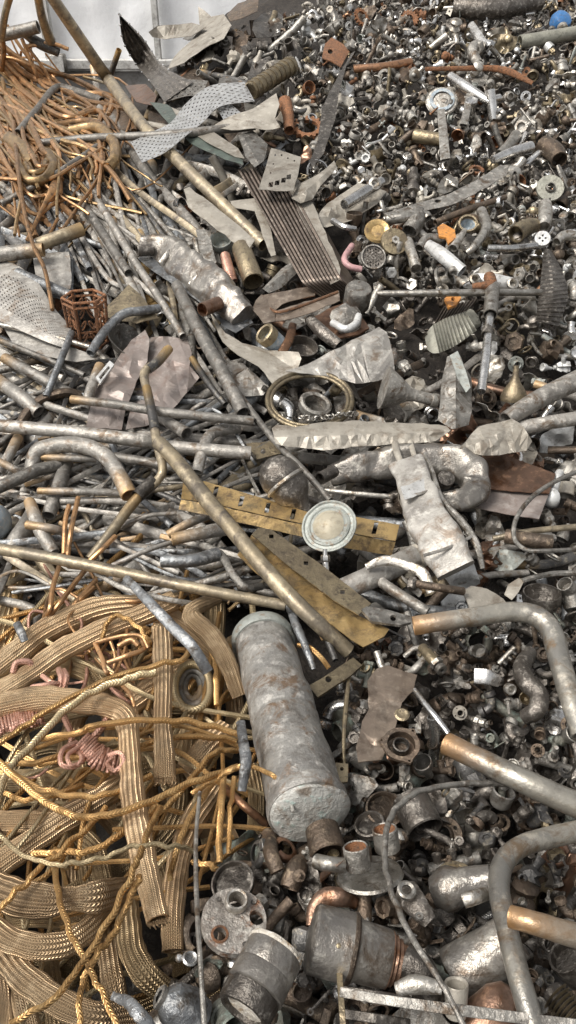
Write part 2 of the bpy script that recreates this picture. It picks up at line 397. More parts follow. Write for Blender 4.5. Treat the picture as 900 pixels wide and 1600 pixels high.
def sheetmb(outline, l=.1, th=.0025, grid=7, holes=(), fn=None, tilt=(0, 0), crumple=.012, cs=.02, rough=1.0, seed=0, mask=True):
    ol = pts2(outline) if isinstance(outline, str) else outline
    if mask: MASK.append(ol)
    rr = random.Random(seed*13+5)
    if rough:
        q = []
        for i in range(len(ol)):
            a, b = ol[i], ol[(i+1) % len(ol)]; d = math.hypot(b[0]-a[0], b[1]-a[1]); k = max(1, int(d/11))
            for j in range(k):
                t = j/k; w = rough*(1 if j else .4)
                q.append((a[0]+(b[0]-a[0])*t+rr.uniform(-w, w), a[1]+(b[1]-a[1])*t+rr.uniform(-w, w)))
        ol = q
    bm = fill2d(ol, [h if not isinstance(h, str) else pts2(h) for h in holes])
    xs = [p[0] for p in ol]; ys = [p[1] for p in ol]; cx, cy = sum(xs)/len(xs), sum(ys)/len(ys)
    def cut(x, y, a):
        bmesh.ops.bisect_plane(bm, geom=bm.verts[:]+bm.edges[:]+bm.faces[:], plane_co=(x, y, 0), plane_no=(math.cos(a), math.sin(a), 0))
    creased = crumple > .009
    if creased:                     # a crumpled sheet: flat facets between random creases
        ln = getattr(fn, 'line', None)
        if ln: cut(ln[0], ln[1], math.atan2(ln[3]-ln[1], ln[2]-ln[0])+math.pi/2)
        W_, H_ = max(xs)-min(xs), max(ys)-min(ys); k = 5+int((W_+H_)/22)
        a0 = rr.uniform(0, 3.14)
        for _ in range(k):
            cut(rr.uniform(min(xs)+.1*W_, max(xs)-.1*W_), rr.uniform(min(ys)+.1*H_, max(ys)-.1*H_), rr.choice((a0, a0+1.2, a0+2.2))+rr.gauss(0, .35))
        bmesh.ops.triangulate(bm, faces=bm.faces[:])
    else:
        for lo, hi, a in ((min(xs), max(xs), 0), (min(ys), max(ys), math.pi/2)):
            k = lo+grid*.6
            while k < hi:
                cut(k, k, a); k += grid
    for v in bm.verts:
        x, y = v.co.x, v.co.y
        ll = l+tilt[0]*(x-cx)+tilt[1]*(y-cy)
        if creased: ll += crumple*(1.3*mnoise.noise((x*cs, y*cs, seed*1.7))+1.0*mnoise.noise((x*cs*3.1, y*cs*3.1, seed*2.9)))
        elif crumple: ll += crumple*(mnoise.noise((x*cs, y*cs, seed*1.7))*1.2+.35*mnoise.noise((x*cs*5, y*cs*5, seed)))
        if fn: ll += fn(x, y)
        v.co = P(x, y, ll)
    bmesh.ops.recalc_face_normals(bm, faces=bm.faces[:])
    bmesh.ops.solidify(bm, geom=bm.faces[:], thickness=th)
    bmesh.ops.recalc_face_normals(bm, faces=bm.faces[:])
    return frombm(bm)
GRP_SHEET = 'crumpled sheet metal pieces on the heap'
def S(name, label, cat, m, outline, l=.1, group=None, sharp=16, **k):
    SEED[0] += 1
    return thing(name, label, cat, sheetmb(outline, l, seed=SEED[0], **k), m, group, sharp)
def ridge(x0, y0, x1, y1, amp, w):                              # a fold line: lift falls off to both sides of it
    dx, dy = x1-x0, y1-y0; L = math.hypot(dx, dy); nx, ny = -dy/L, dx/L
    def f(x, y): return amp*(1-abs((x-x0)*nx+(y-y0)*ny)/w)
    f.line = (x0, y0, x1, y1); return f
def perfmb(left, right, nu, nv, l=.1, hole=.3, th=.0015, fn=None, step=8, skip=0, stag=True):      # sheet between two edge lines, with real holes
    a = catmull(pp(left, l), step); b = catmull(pp(right, l), step)
    def samp(c, t):
        f = t*(len(c)-1); i = min(len(c)-2, int(f)); k = f-i
        return [c[i][q]*(1-k)+c[i+1][q]*k for q in range(3)]
    def at(u, v):
        p, q = samp(a, u), samp(b, u); x, y, ll = [p[i]*(1-v)+q[i]*v for i in range(3)]
        return P(x, y, ll+(fn(u, v) if fn else 0))
    bm = bmesh.new(); G = {}
    def gv(u, v):
        k = (round(u*9999), round(v*9999))
        if k not in G: G[k] = bm.verts.new(at(u, v))
        return G[k]
    for i in range(nu):
        for j in range(nv):
            u0, u1, v0, v1 = i/nu, (i+1)/nu, j/nv, (j+1)/nv
            o = [gv(u0, v0), gv(u1, v0), gv(u1, v1), gv(u0, v1)]
            if hole and skip <= j < nv-skip and (not stag or (i+j) % 2 == 0):
                du, dv = (u1-u0)*hole, (v1-v0)*hole*.8; cu, cv = (u0+u1)/2, (v0+v1)/2
                h = [bm.verts.new(at(cu+sx*du, cv+sy*dv)) for sx, sy in ((-1, -1), (1, -1), (1, 1), (-1, 1))]
                for k in range(4):
                    bm.faces.new((o[k], o[(k+1) % 4], h[(k+1) % 4], h[k]))
            else: bm.faces.new(o)
    bmesh.ops.recalc_face_normals(bm, faces=bm.faces[:])
    bmesh.ops.solidify(bm, geom=bm.faces[:], thickness=th)
    bmesh.ops.recalc_face_normals(bm, faces=bm.faces[:])
    return frombm(bm)
def helix(s, Rp, turns, r, l=.08, n=7, per=12, sx=.2):                  # wire wound round a pixel path
    c = catmull(pp(s, l), 10); N = int(turns*per); path = []; rad = []
    for i in range(N+1):
        t = i/N; f = t*(len(c)-1); k = min(len(c)-2, int(f)); w = f-k
        x, y, ll = [c[k][q]*(1-w)+c[k+1][q]*w for q in range(3)]
        x2, y2, l2 = c[k+1]; x1, y1, l1 = c[k]; dx, dy = x2-x1, y2-y1; L = math.hypot(dx, dy) or 1
        a = 2*math.pi*i/per; rr = Rp*(1+.12*math.sin(i*1.7))
        px = x-dy/L*math.cos(a)*rr; py = y+dx/L*math.cos(a)*rr; p0 = P(px, py, ll)
        p = P(px, py, ll+math.sin(a)*rr*pxm(p0)); path.append(p); rad.append(r*pxm(p))
    return tubemb(path, rad, n=n, ends=(0, 0), ref=1)
# ================================================================== setting
def terrain():
    V = []; F = []; nx, ny = 90, 110
    for j in range(ny+1):
        Y = -1.0+8.6*j/ny
        for i in range(nx+1):
            X = -4.5+9*i/nx
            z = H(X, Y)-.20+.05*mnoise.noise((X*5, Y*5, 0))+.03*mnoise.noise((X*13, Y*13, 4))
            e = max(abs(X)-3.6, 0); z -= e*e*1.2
            V.append((X, Y, max(z, .01)))
    for j in range(ny):
        for i in range(nx):
            a = j*(nx+1)+i; F.append([a, a+1, a+nx+2, a+nx+1])
    mb = MB().add(V, F)
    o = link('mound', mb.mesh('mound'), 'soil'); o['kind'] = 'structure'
terrain()
g = MB().add([(-60, -60, 0), (60, -60, 0), (60, 60, 0), (-60, 60, 0)], [[0, 1, 2, 3]])
o = link('ground', g.mesh('ground'), 'concrete'); o['kind'] = 'structure'
# the building wall behind the heap: concrete plinth, framed foil-faced corrugated sheets
WY = 7.75
wr = root('building_wall', 'pale silvery sheet metal building wall with thin posts behind the heap', 'wall', (-1.5, WY, 0))
part('plinth', box(-1.5, WY+.1, .58, 14, .3, 1.16, .02), 'concrete', wr)
V = []; F = []; NX = 260
for i in range(NX+1):
    X = -8.5+14*i/NX; d = .006*math.sin(X*2*math.pi/.3)+.03*mnoise.noise((X*1.3, 0, 2))
    for q in range(41): z = 1.1+3.1*q/40; V.append((X, WY+d+.012*mnoise.noise((X*3, z*5, 1))+.004*mnoise.noise((X*9, z*34, 1)), z))
for i in range(NX):
    for k in range(40): a = i*41+k; F.append([a, a+41, a+42, a+1])
part('cladding', MB().add(V, F), 'foilwall', wr)
def wx(px): return (px-450)/FPX*(WY/raydir(px, 60).y*raydir(px, 60).dot(FW))
part('base_rail', box(-1.5, WY-.06, 1.22, 13.9, .09, .075, .1), 'wallframe', wr)
for px in (78, 247, 420, -95): part('post', box(wx(px), WY-.055, 2.7, .05 if px != 78 else .085, .07, 2.9, .1), 'wallframe', wr)
eb = root('junction_box', 'small grey square junction box on the wall base', 'junction box', (wx(92), WY-.14, 1.2))
part('body', box(wx(92), WY-.14, 1.235, .13, .09, .14), 'grey', eb); part('lid', box(wx(92), WY-.19, 1.235, .11, .012, .12), 'wallframe', eb)
# ================================================================== upper left
T('pole', 'long tan pole leaning diagonally from the wall down into the heap', 'pole', 'tanpipe', '76,-12,1.1 170,125,.75 232,206,.34 285,258,.30 412,383,.14', [9, 9, 9, 9.5, 10.5], tip0=False)
T('pole', 'short tan pole standing against the wall left of the long tan pole', 'pole', 'tanpipe', '58,-12,.9 66,28,.75 79,64,.55', [6.5, 7, 8], step=4)
T('pole', 'thin brown pole slanting up at the far left corner by the wall', 'pole', 'tanpipe', '17,-10,.9 8,22,.8 2,60,.6', 5.5)
T('pipe_offcut', 'stubby grey pipe lying over the copper wires by the wall', 'pipe', 'greypipe', '4,55,.5 60,42,.5', 9, tip0=False)
T('pipe_offcut', 'dark bent pipe end poking out of the copper wires by the wall', 'pipe', 'darkpipe', '35,50,.4 62,68,.44 92,82,.44', [6, 8, 6.5])
T('rod', 'long grey rod lying level across the copper wires below the bright perforated strip', 'rod', 'greypipe', '60,224,.30 140,216,.36 232,212,.42 300,207,.40 398,196,.32', [6, 6, 6, 6.5, 7], ends=(0, 0), tip0=False, dent=.1)
T('pipe_bend', 'dark grey pipe bent like a tent over the copper wires', 'pipe', 'greypipe', '28,208,.36 60,170,.38 86,139,.40 112,141,.38 160,158,.28', 6, tip0=False)
T('rod', 'thin dark rod slanting up under the long grey rod by the copper coils', 'rod', 'greypipe', '2,318,.2 60,288,.28 110,258,.30 152,229,.26', 5, tip0=False, dent=.15)
T('pipe_offcut', 'short dark pipe sticking up beside the long tan pole', 'pipe', 'darkpipe', '186,78,.6 172,118,.5', 4.5)
T('rod', 'thin tan rod crossing behind the long tan pole', 'rod', 'tanpipe', '130,120,.5 152,126,.5 175,134,.4', 2.2)
# perforated dark fin
fin = perfmb('186,22,.62 192,64,.56 212,100,.48 238,132,.40 257,160,.30', '188,24,.62 222,58,.56 246,93,.48 268,112,.42 302,128,.34', 16, 9, hole=.0, step=6, fn=lambda u, v: .012*math.cos(v*9*math.pi))
ft = root('ribbed_fin', 'dark curved ribbed metal fin with riveted edges standing before the wall', 'sheet metal', P(240, 140, .35))
part('sheet', fin, 'gunmetal', ft, 25)
for cs_ in ('186,22,.64 192,64,.58 212,100,.50 238,132,.42', '188,24,.64 222,58,.58 246,93,.50 268,112,.44'):
    c = catmull(pp(cs_, 0), 5)
    for i, q in enumerate(c):
        if i % 2 == 0:
            p = P(*q); s_ = pxm(p); part('rivet', lathe([(1.9*s_, -s_), (1.7*s_, .5*s_), (.6*s_, s_)], 8).xf(Matrix.Translation(p) @ (CAM-p).to_track_quat('Z', 'Y').to_matrix().to_4x4()), 'chrome', ft)
thing('tread_strip', 'bright aluminium tread strip with rows of holes bent over the dark fin', 'sheet metal', perfmb('204,222,.40 238,206,.44 268,190,.46 290,162,.46 328,134,.44 382,128,.36', '222,254,.40 258,238,.43 288,214,.44 318,190,.44 344,166,.42 398,158,.34', 38, 12, hole=.27, step=6), 'treadplate', sharp=30)
thing('tread_strip', 'short bright perforated offshoot hanging under the aluminium tread strip', 'sheet metal', perfmb('338,168,.36 352,192,.30', '358,160,.36 378,178,.30', 8, 6, hole=.3), 'treadplate', sharp=30)
thing('tread_strip', 'grey perforated strip curving away behind the dark ribbed fin', 'sheet metal', perfmb('262,130,.30 290,124,.30 325,126,.28', '262,158,.28 292,150,.30 315,150,.30', 14, 6, hole=.22), 'grey', sharp=30)
S('sheet_offcut', 'dark green painted sheet strip folded under the bright tread strip', 'sheet metal', 'darkgreen', '234,160 262,164 300,192 335,214 378,246 380,258 352,250 300,226 262,192', l=.30, fn=ridge(235, 162, 380, 252, .05, 30), rough=.6)
S('sheet_offcut', 'beige narrow strip lying along the dark green sheet', 'sheet metal', 'beige', '268,168 292,178 330,204 372,232 382,248 368,246 322,222 286,198', l=.36, rough=.7)
S('fishtail_sheet', 'beige flattened tube spread like a fish tail at the rod end', 'sheet metal', 'beige', '330,200 360,182 396,170 414,158 432,146 437,164 430,186 438,200 416,204 398,201 362,204', l=.37, fn=ridge(330, 200, 436, 165, .04, 26))
S('sheet_offcut', 'flat beige blade of sheet lying high against the wall', 'sheet metal', 'beige', '232,50 246,40 300,36 322,42 300,56 258,62 238,58', l=.5)
S('sheet_offcut', 'beige torn sheet fanned out at the top of the heap by the wall', 'sheet metal', 'beige', '310,10 330,26 350,22 362,40 350,60 318,76 288,98 262,108 272,88 300,62 312,44', l=.35)
S('sheet_offcut', 'dark brown half round sheet against the top of the wall', 'sheet metal', 'brown', '355,24 372,6 404,-4 402,18 376,30 360,34', l=.3, fn=ridge(356, 26, 404, 2, .08, 22))
S('sheet_offcut', 'rusty brown flat sheet under the long tan pole', 'sheet metal', 'copperbrown', '195,134 228,132 245,150 240,166 214,160', l=.3)
S('sheet_offcut', 'dark brown torn sheet in the hollow left of the dark green strip', 'sheet metal', 'brown', '156,172 196,160 214,178 205,205 168,200', l=.18)
S('sheet_offcut', 'grey brown scoop of torn sheet in the hollow beside the fin stack', 'sheet metal', 'grey', '372,212 395,205 418,226 412,252 398,262 384,246', l=.3, fn=ridge(378, 210, 405, 258, .05, 24))
bt = root('ribbed_tube', 'dull brass ribbed tube lying right of the bright tread strip', 'tube', P(420, 118, .3))
part('tube', ptube('392,142,.3 455,102,.3', 13, n=16, step=10), 'dullbrass', bt)
for k in range(9):
    t = (k+.5)/9; x, y = 392+63*t, 142-40*t
    part('rib', ptube(f'{x-1.3},{y+.9},.3 {x+1.3},{y-.9},.3', 14.0, n=16, step=1, ends=(0, 0)), 'dullbrass', bt)
S('bracket_plate', 'orange rusted bent plate with a hole standing on the heap', 'plate', 'rust', '503,92 508,70 518,60 536,70 546,82 532,106 520,98', l=.2, th=.006, holes=[circ(516, 82, 4)], fn=ridge(512, 96, 540, 72, .05, 22), crumple=.005)
def gear(name, label, m, x, y, ang, tilt, r, w, th, nt=16, l=.12, hole=.72):
    ol = []
    for i in range(nt*4):
        a = 2*math.pi*i/(nt*4); rr = r if i % 4 in (0, 1) else r*.84
        ol.append((rr*math.cos(a), rr*math.sin(a)))
    mb = plate2d(ol, th, [circ(0, 0, r*hole*.84, 24)]).xf(frame(x, y, l, ang, tilt))
    return thing(name, label, 'gear', mb, m)
gear('gear_ring', 'orange rusted toothed ring in the hollow below the brass tube', 'rust', 481, 197, 90, 35, 26, 5, 6)
gear('gear_ring', 'rusted toothed ring half standing near the top of the heap', 'rust', 566, 26, 40, 40, 14, 4, 4)
gear('gear_ring', 'dark rusted toothed wheel below the big pipe at the top', 'rust', 640, 28, 75, 45, 15, 4, 4, hole=.5)
gear('gear_ring', 'small rusted toothed ring among the shiny taps', 'rust', 745, 264, 80, 30, 12, 4, 4)
T('pipe_offcut', 'rusty elbow socket in the hollow beside the orange toothed ring', 'pipe', 'rust', '445,160,.2 450,178,.2 452,204,.16', [11, 9, 8])
S('sheet_offcut', 'long dark twisted strip of sheet standing in the small fittings', 'sheet metal', 'gunmetal', '555,80 541,104 529,148 526,178 506,240 488,262 484,252 496,225 503,170 513,148 531,114 549,84', l=.22, fn=lambda x, y: .05*math.sin((y-80)*.03), rough=.5)
pl = S('perforated_plate', 'light grey bent plate with punched edges beside the fin stack', 'plate', 'beige', '424,232 446,238 471,246 468,262 459,298 432,299 404,297 414,266', l=.34, fn=ridge(405, 292, 464, 258, .045, 40), crumple=.008, holes=[circ(x, y, 1.6, 6) for x, y in ((430, 243), (427, 257), (423, 271), (440, 243), (450, 248), (460, 252))]+[[(x-4, y-3), (x+3, y-4), (x+2, y+4), (x-5, y+4)] for x, y in ((424, 289), (434, 286), (444, 282), (452, 277))])
# fin stack
fr = root('fin_stack', 'long brown stack of thin cooling fins slanting across the middle', 'cooling fins', P(455, 345, .2))
NF = 11
for k in range(NF):
    t = k/(NF-1)
    x0, y0 = 374+58*t, 264-9*t; x1, y1 = 476+52*t, 442-5*t
    pa, pb = P(x0, y0, .24-.03*t), P(x1, y1, .27-.02*t)
    ax = (pb-pa).normalized(); V0 = (CAM-pa).normalized(); sd = V0.cross(ax).normalized(); dv = ax.cross(sd).normalized()
    if dv.dot(V0) < 0: dv = -dv
    dv = (dv+sd*(.35 if sd.x < 0 else -.35)).normalized()
    Lf = (pb-pa).length; dp = .15
    ol = [(0, 0), (Lf*.97, 0)]+[(Lf*.97+.03*math.sin(a*math.pi/8), -.03+.03*math.cos(a*math.pi/8)) for a in range(1, 5)]+[(Lf, -dp), (0, -dp)]
    mb = MB(); bm = fill2d(ol); bmesh.ops.recalc_face_normals(bm, faces=bm.faces[:]); bmesh.ops.solidify(bm, geom=bm.faces[:], thickness=.008)
    q = frombm(bm); q.v = [pa+ax*v.x+dv*v.y+sd*(v.z+.001*k) for v in q.v]
    part('fin', q, 'finbrown', fr, 30)
part('end_plate', sheetmb('432,256 446,252 490,320 532,420 530,438 516,444 500,400 470,340', l=.235, seed=88, crumple=.006, rough=1.2), 'beige', fr)
MASK.append(pts2('372,262 430,250 532,425 480,445'))
# greenish fin block
fb = root('fin_block', 'greenish block of ribbed cooling fins below the steel cross rod', 'cooling fins', P(705, 512, .12))
part('front', perfmb('676,508,.15 700,496,.16 728,487,.15', '686,552,.14 712,540,.14 745,516,.13', 66, 6, hole=0, fn=lambda u, v: .007*math.cos(u*11*2*math.pi)+.03*math.sin(v*3.1)), 'finstone', fb, 25)
part('end_panel', perfmb('664,528,.08 670,516,.12 677,508,.15', '668,546,.08 676,552,.12 687,552,.14', 8, 5, hole=0), 'finstone', fb, 40)
for k in range(10):
    t = k/9; x0, y0 = 678+50*t, 506-20*t
    part('fin', perfmb(f'{x0},{y0},.15 {x0+16},{y0-28+8*t},.10', f'{x0+2},{y0+2},.06 {x0+18},{y0-26+8*t},.03', 3, 2, hole=0, th=.003), 'finbrown', fb)
part('core', ptube('690,530,.06 736,500,.06', 17, n=12, sq=3, ends=(0, 0)), 'finstone', fb)
S('metal_plate', 'small orange painted lump with a round hole by the greenish fin block', 'plate', 'orangepaint', '694,470 703,462 716,460 720,470 712,480 700,484', l=.22, th=.012, holes=[circ(707, 471, 3)], crumple=.006)
# copper tray
ct = root('copper_tray', 'brown copper trough with open top below the fin stack', 'trough', P(460, 478, .2))
nsd = part('near_side', sheetmb('430,503 458,498 500,484 531,470 530,455 497,466 432,486', l=.26, seed=61, crumple=.005), 'tanplate', ct)
part('far_side', sheetmb('409,462 440,456 490,447 492,462 440,476 428,488', l=.16, seed=62, crumple=.004), 'tanplate', ct)
part('end_panel', sheetmb('394,484 400,470 409,461 430,486 430,503 412,506', l=.27, seed=63, crumple=.006), 'tanplate', ct)
part('base', sheetmb('420,490 490,470 496,462 430,474', l=.12, seed=64, crumple=.004, mask=False), 'finbrown', ct)
part('rim', ptube('409,462,.2 430,487,.28 470,478,.27 528,456,.27', 2.2, n=6, step=4), 'copper', nsd)
# left crumpled box with stubs
cb = root('crumpled_box', 'crushed blackened metal box with two pipe stubs left of the fin stack', 'crushed box', P(300, 440, .2))
part('body', ptube('226,388,.18 258,392,.2 300,425,.22 345,462,.24 380,498,.22', [24, 30, 33, 33, 24], n=40, step=12, sq=4, flat=.75, ends=(0, 0), dent=.08, fac=.3, fsc=13, seed=5), 'burntbox', cb)
part('flange', sheetmb('216,404 240,424 290,456 330,484 352,512 368,520 396,504 388,494 350,500 318,470 262,424 224,392', l=.2, seed=66, crumple=.01), 'bluegrey', cb)
part('stub', ptube('238,390,.26 214,392,.28', 9, n=14, step=2, ends=(0, 1)), 'gunmetal', cb)
part('stub', ptube('342,474,.30 316,484,.34', 11, n=14, step=2, ends=(0, 1)), 'copperbrown', cb)
for k, (a, b, c, d) in enumerate(((282, 432, 318, 398), (298, 446, 334, 412), (252, 412, 280, 374))):
    part('strap', ptube(f'{a},{b},.24 {(a+c)/2},{(b+d)/2},.30 {c},{d},.22', 5, n=8, flat=.4, step=4, ends=(0, 0)), 'silver', cb)
MASK.append(pts2('215,385 260,368 345,425 395,500 365,515'))
# long poles through the middle
T('pole', 'thick grey pole running down beside the crushed metal box', 'pole', 'greypipe', '276,446,.24 310,515,.27 345,578,.27 380,645,.24', [9, 10, 11, 11], tip0=False, dent=.06)
T('rod', 'slim grey rod passing over the bulb and under the round dish', 'rod', 'greypipe', '370,612,.22 430,690,.24 470,730,.27 516,782,.25', 5.2, tip0=False)
T('rod', 'dark slim rod parallel to the thick grey pole', 'rod', 'darkpipe', '300,560,.2 330,605,.22 352,632,.2', 5)
T('pole', 'straight grey pole slanting down to the brass sheet', 'pole', 'greypipe', '150,308,.16 205,400,.2 245,460,.22 286,526,.2', 6.2, tip0=False)
T('pole', 'flat ended grey pole left of the straight slanting pole', 'pole', 'greypipe', '126,312,.14 165,372,.17 201,427,.18', 7)
# lattice lantern
lr = root('lattice_lantern', 'rusty six sided lantern cage with scrollwork', 'lantern', P(140, 495, .15))
Mf = frame(141, 536, .10, 95, 22)
def hexpt(k, r, z): return Mf @ Vector((r*math.cos(k*math.pi/3), r*math.sin(k*math.pi/3), z))
for z in (0, 8, 66, 74):
    r_ = 32 if z > 40 else 27
    mb = MB()
    for k in range(6): mb.join(tubemb([hexpt(k, r_, z), hexpt(k+1, r_, z)], [.0055]*2, n=6, ends=(0, 0)))
    part('ring', mb, 'rust', lr)
for k in range(6):
    part('upright', tubemb([hexpt(k, 27, 0), hexpt(k, 32, 74)], [.006]*2, n=6, ends=(0, 0)), 'rust', lr)
    sc = MB()
    for sgn in (-1, 1):
        for zc in (18, 37, 55):
            path = []
            for i in range(15):
                a = i/14*1.6*math.pi; rr = 9-4*i/14
                t = .5+sgn*(.22+.02*rr*math.cos(a+1)); r_ = 29.5
                A, B = hexpt(k, r_, zc+rr*math.sin(a)), hexpt(k+1, r_, zc+rr*math.sin(a)); path.append(A.lerp(B, t))
            sc.join(tubemb(path, [.0036]*15, n=5, ends=(0, 0)))
    part('scroll', sc, 'rust', lr)
# left middle sheets
thing('perforated_sheet', 'large grey curved sheet with rows of punched holes at the far left', 'sheet metal', perfmb('-20,405,.2 22,412,.24 58,440,.26 84,480,.25 112,512,.22', '-25,492,.2 10,506,.24 40,520,.24 75,535,.22 104,545,.18', 44, 24, hole=.30, skip=5, fn=lambda u, v: .05*math.sin(v*2.5)), 'crumple', sharp=30)
MASK.append(pts2('-20,405 60,440 110,512 104,545 -25,495'))
S('sheet_offcut', 'grey tapering tail of sheet running out under the lantern cage', 'sheet metal', 'crumple', '0,502 40,522 100,540 150,556 152,562 120,566 60,556 20,536', l=.2, rough=.5)
S('folded_sheet', 'tan folded sheet propped between lantern cage and brass sheet', 'sheet metal', 'dullbrass', '152,494 178,470 201,445 216,458 232,478 248,498 214,506 180,500', l=.17, fn=ridge(204, 445, 225, 505, .05, 60), crumple=.006)
S('brass_sheet', 'crumpled golden brass sheet under the crossing poles', 'sheet metal', 'brass', '188,398 206,392 228,404 246,440 252,480 238,520 226,500 214,450 196,424', l=.07, crumple=.04, cs=.035)
S('brass_sheet', 'golden brass sheet corner right of the straight slanting pole', 'sheet metal', 'brass', '252,470 272,452 292,488 296,524 270,522', l=.06, crumple=.03, cs=.035)
T('pipe_bend', 'bent dark grey pipe arching over the tan folded sheet', 'pipe', 'bluegrey', '141,552,.24 165,516,.26 192,491,.28 220,486,.26 248,482,.22', 7)
LT('bowl', 'dented grey bowl below the tan folded sheet', 'bowl', 'grey', 202, 540, 60, 35, [(14, -14), (30, -4), (38, 10), (36, 10), (28, -1), (12, -10)], l=.12, cap0=True, cap1=True, wav=.1)
T('copper_wire', 'bright copper wire hanging straight down past the pipe ends', 'wire', 'wirecopper', '21,190,.36 26,240,.38 34,310,.36 50,378,.36 70,422,.34 82,484,.28', 3.4, n=8, ends=(0, 0))
T('copper_wire', 'short copper wire with flattened leaf end', 'wire', 'wirecopper', '92,268,.26 86,300,.28 72,316,.28 54,352,.24 42,376,.2', [4, 11, 4, 3, 3], n=8, ends=(0, 0), flat=.5)
T('pipe_offcut', 'brass ended pipe pointing at the slanting poles', 'pipe', 'tanpipe', '128,358,.28 95,370,.28 58,383,.25', 10.5)
T('pipe_offcut', 'grey pipe with open copper end next to the hanging copper wire', 'pipe', 'greypipe', '68,390,.31 30,394,.3 -14,399,.28', [10.5, 11.5, 12])
T('pipe_offcut', 'silver pipe lying above the perforated sheet', 'pipe', 'bluegrey', '112,464,.24 75,447,.24 28,427,.22', 8.5)
sq = root('square_can', 'crushed square silver can behind the copper wire', 'can', P(82, 428, .15))
part('face', sheetmb('52,402 72,396 108,394 112,430 110,452 84,450 56,440', l=.19, seed=71, crumple=.02), 'crumple', sq)
part('side', sheetmb('106,394 114,402 114,456 104,470 62,462 56,440 106,452', l=.13, seed=72, crumple=.015), 'bluegrey', sq)
# big pinkish sheet
S('crumpled_sheet', 'large pinkish grey sheet left of the black kinked pipe, torn top', 'sheet metal', 'pinkgrey', '134,668 140,640 150,612 172,580 190,552 205,532 227,516 234,530 230,566 214,596 196,640 190,672', l=.16, crumple=.034, cs=.014, fn=ridge(150, 650, 228, 520, .04, 50))
S('crumpled_sheet', 'large pinkish grey sheet behind the black kinked pipe, wide and creased', 'sheet metal', 'pinkgrey', '236,528 262,526 292,530 300,552 296,572 312,590 300,604 270,640 236,664 196,672 204,636 222,596', l=.13, crumple=.036, cs=.016, fn=ridge(200, 660, 300, 560, .03, 50))
S('crumpled_sheet', 'pale torn grey sheet corner right of the large pinkish sheet', 'sheet metal', 'crumple', '352,572 368,564 396,588 420,604 400,616 370,614 350,606', l=.1, crumple=.03)
# black gold kinked pipe
kp = root('kinked_pipe', 'black and gold kinked pipe snaking over the large pinkish sheet', 'pipe', P(240, 680, .3))
part('tube', ptube('264,545,.34 246,566,.36 226,582,.36 230,612,.35 238,648,.34 245,690,.33 254,730,.32 248,748,.30 228,766,.28', [7, 7, 7, 6.5, 7, 7.5, 7, 7, 7.5], n=12, seed=91, dent=.08), 'tanpipe', kp)
part('sleeve', ptube('262,547,.34 247,565,.36 232,577,.362', [7.6, 7.7, 7.5], n=12, ends=(1, 0)), 'darkpipe', kp)
part('sleeve', ptube('229,606,.353 238,648,.343 242,672,.337', [7.1, 7.5, 7.7], n=12, ends=(0, 0)), 'darkpipe', kp)
part('joint', ptube('240,752,.29 214,776,.28', 11, n=12, step=3), 'gunmetal', kp)
part('tube', ptube('218,774,.27 200,796,.25 170,836,.22 140,874,.18', [8.5, 8.5, 8, 8], n=12), 'tanpipe', kp)
# wide left pipes
T('pipe', 'long thick grey pipe lying level at the left edge', 'pipe', 'greypipe', '-14,664,.26 100,674,.28 210,687,.27 246,692,.24', [10.5, 10.5, 11, 11], tip0=False, dent=.05, step=8)
T('pipe', 'continuation grey pipe lying level right of the black kinked pipe', 'pipe', 'greypipe', '250,697,.22 320,703,.22 392,708,.2', 10.5, tip0=False, dent=.05)
T('pipe', 'pale grey pipe lying level over the pinkish sheet with open copper end', 'pipe', 'greypipe', '112,624,.27 180,632,.29 250,643,.29 320,651,.27 396,658,.24', [7, 7, 7.5, 7.5, 7.5], dent=.06)
T('pipe_bend', 'thick grey elbow pipe with a brass coloured end', 'pipe', 'greypipe', '202,774,.28 188,746,.3 166,714,.30 136,698,.29 98,695,.28 62,704,.26 52,722,.22 50,742,.18', [13, 12.5, 12.5, 12.5, 13, 13, 12, 11], step=7, dent=.04)
T('pipe', 'grey pipe tucked under the thick elbow pipe, copper end open', 'pipe', 'greypipe', '66,714,.24 110,716,.24 150,717,.22', 6)
T('pipe', 'grey pipe running level from under the thick elbow pipe', 'pipe', 'greypipe', '178,714,.2 230,722,.2 300,735,.18', 7.5, tip0=False)
T('pipe', 'pale straight pipe below the thick elbow pipe', 'pipe', 'greypipe', '60,767,.25 120,768,.26 186,770,.22', [5.5, 6, 6])
T('pipe', 'pale short pipe lying under the pale straight pipe', 'pipe', 'greypipe', '95,783,.2 150,782,.2 200,784,.18', 6, tip0=False)
T('pipe_bend', 'grey pipe curving in from the left edge below the level pipe', 'pipe', 'greypipe', '-12,766,.22 20,752,.24 60,734,.24 92,728,.2', 10, tip0=False)
T('pipe', 'stout grey pipe standing under the thick elbow pipe', 'pipe', 'greypipe', '104,722,.16 92,760,.2 76,806,.18', 11, tip0=False)
T('pipe', 'stout grey pipe leaning down toward the long brass pole', 'pipe', 'greypipe', '46,784,.24 62,826,.25 84,864,.2', [9, 11, 10])
T('pipe', 'grey pipe with copper end lying level over the leaning pipes', 'pipe', 'greypipe', '42,820,.27 80,826,.27 110,834,.2', 7)
T('pipe', 'fat grey pipe end lying behind the leaning pipe', 'pipe', 'greypipe', '52,808,.14 30,840,.16 10,870,.12', 15, tip0=False)
T('pole', 'long brass brown pole running from the left edge to the cylinder top', 'pole', 'tanpipe', '-14,856,.30 70,870,.33 150,886,.34 300,918,.32 446,946,.28', [9.5, 9.5, 9.5, 9, 8.5], step=8, tip0=False)
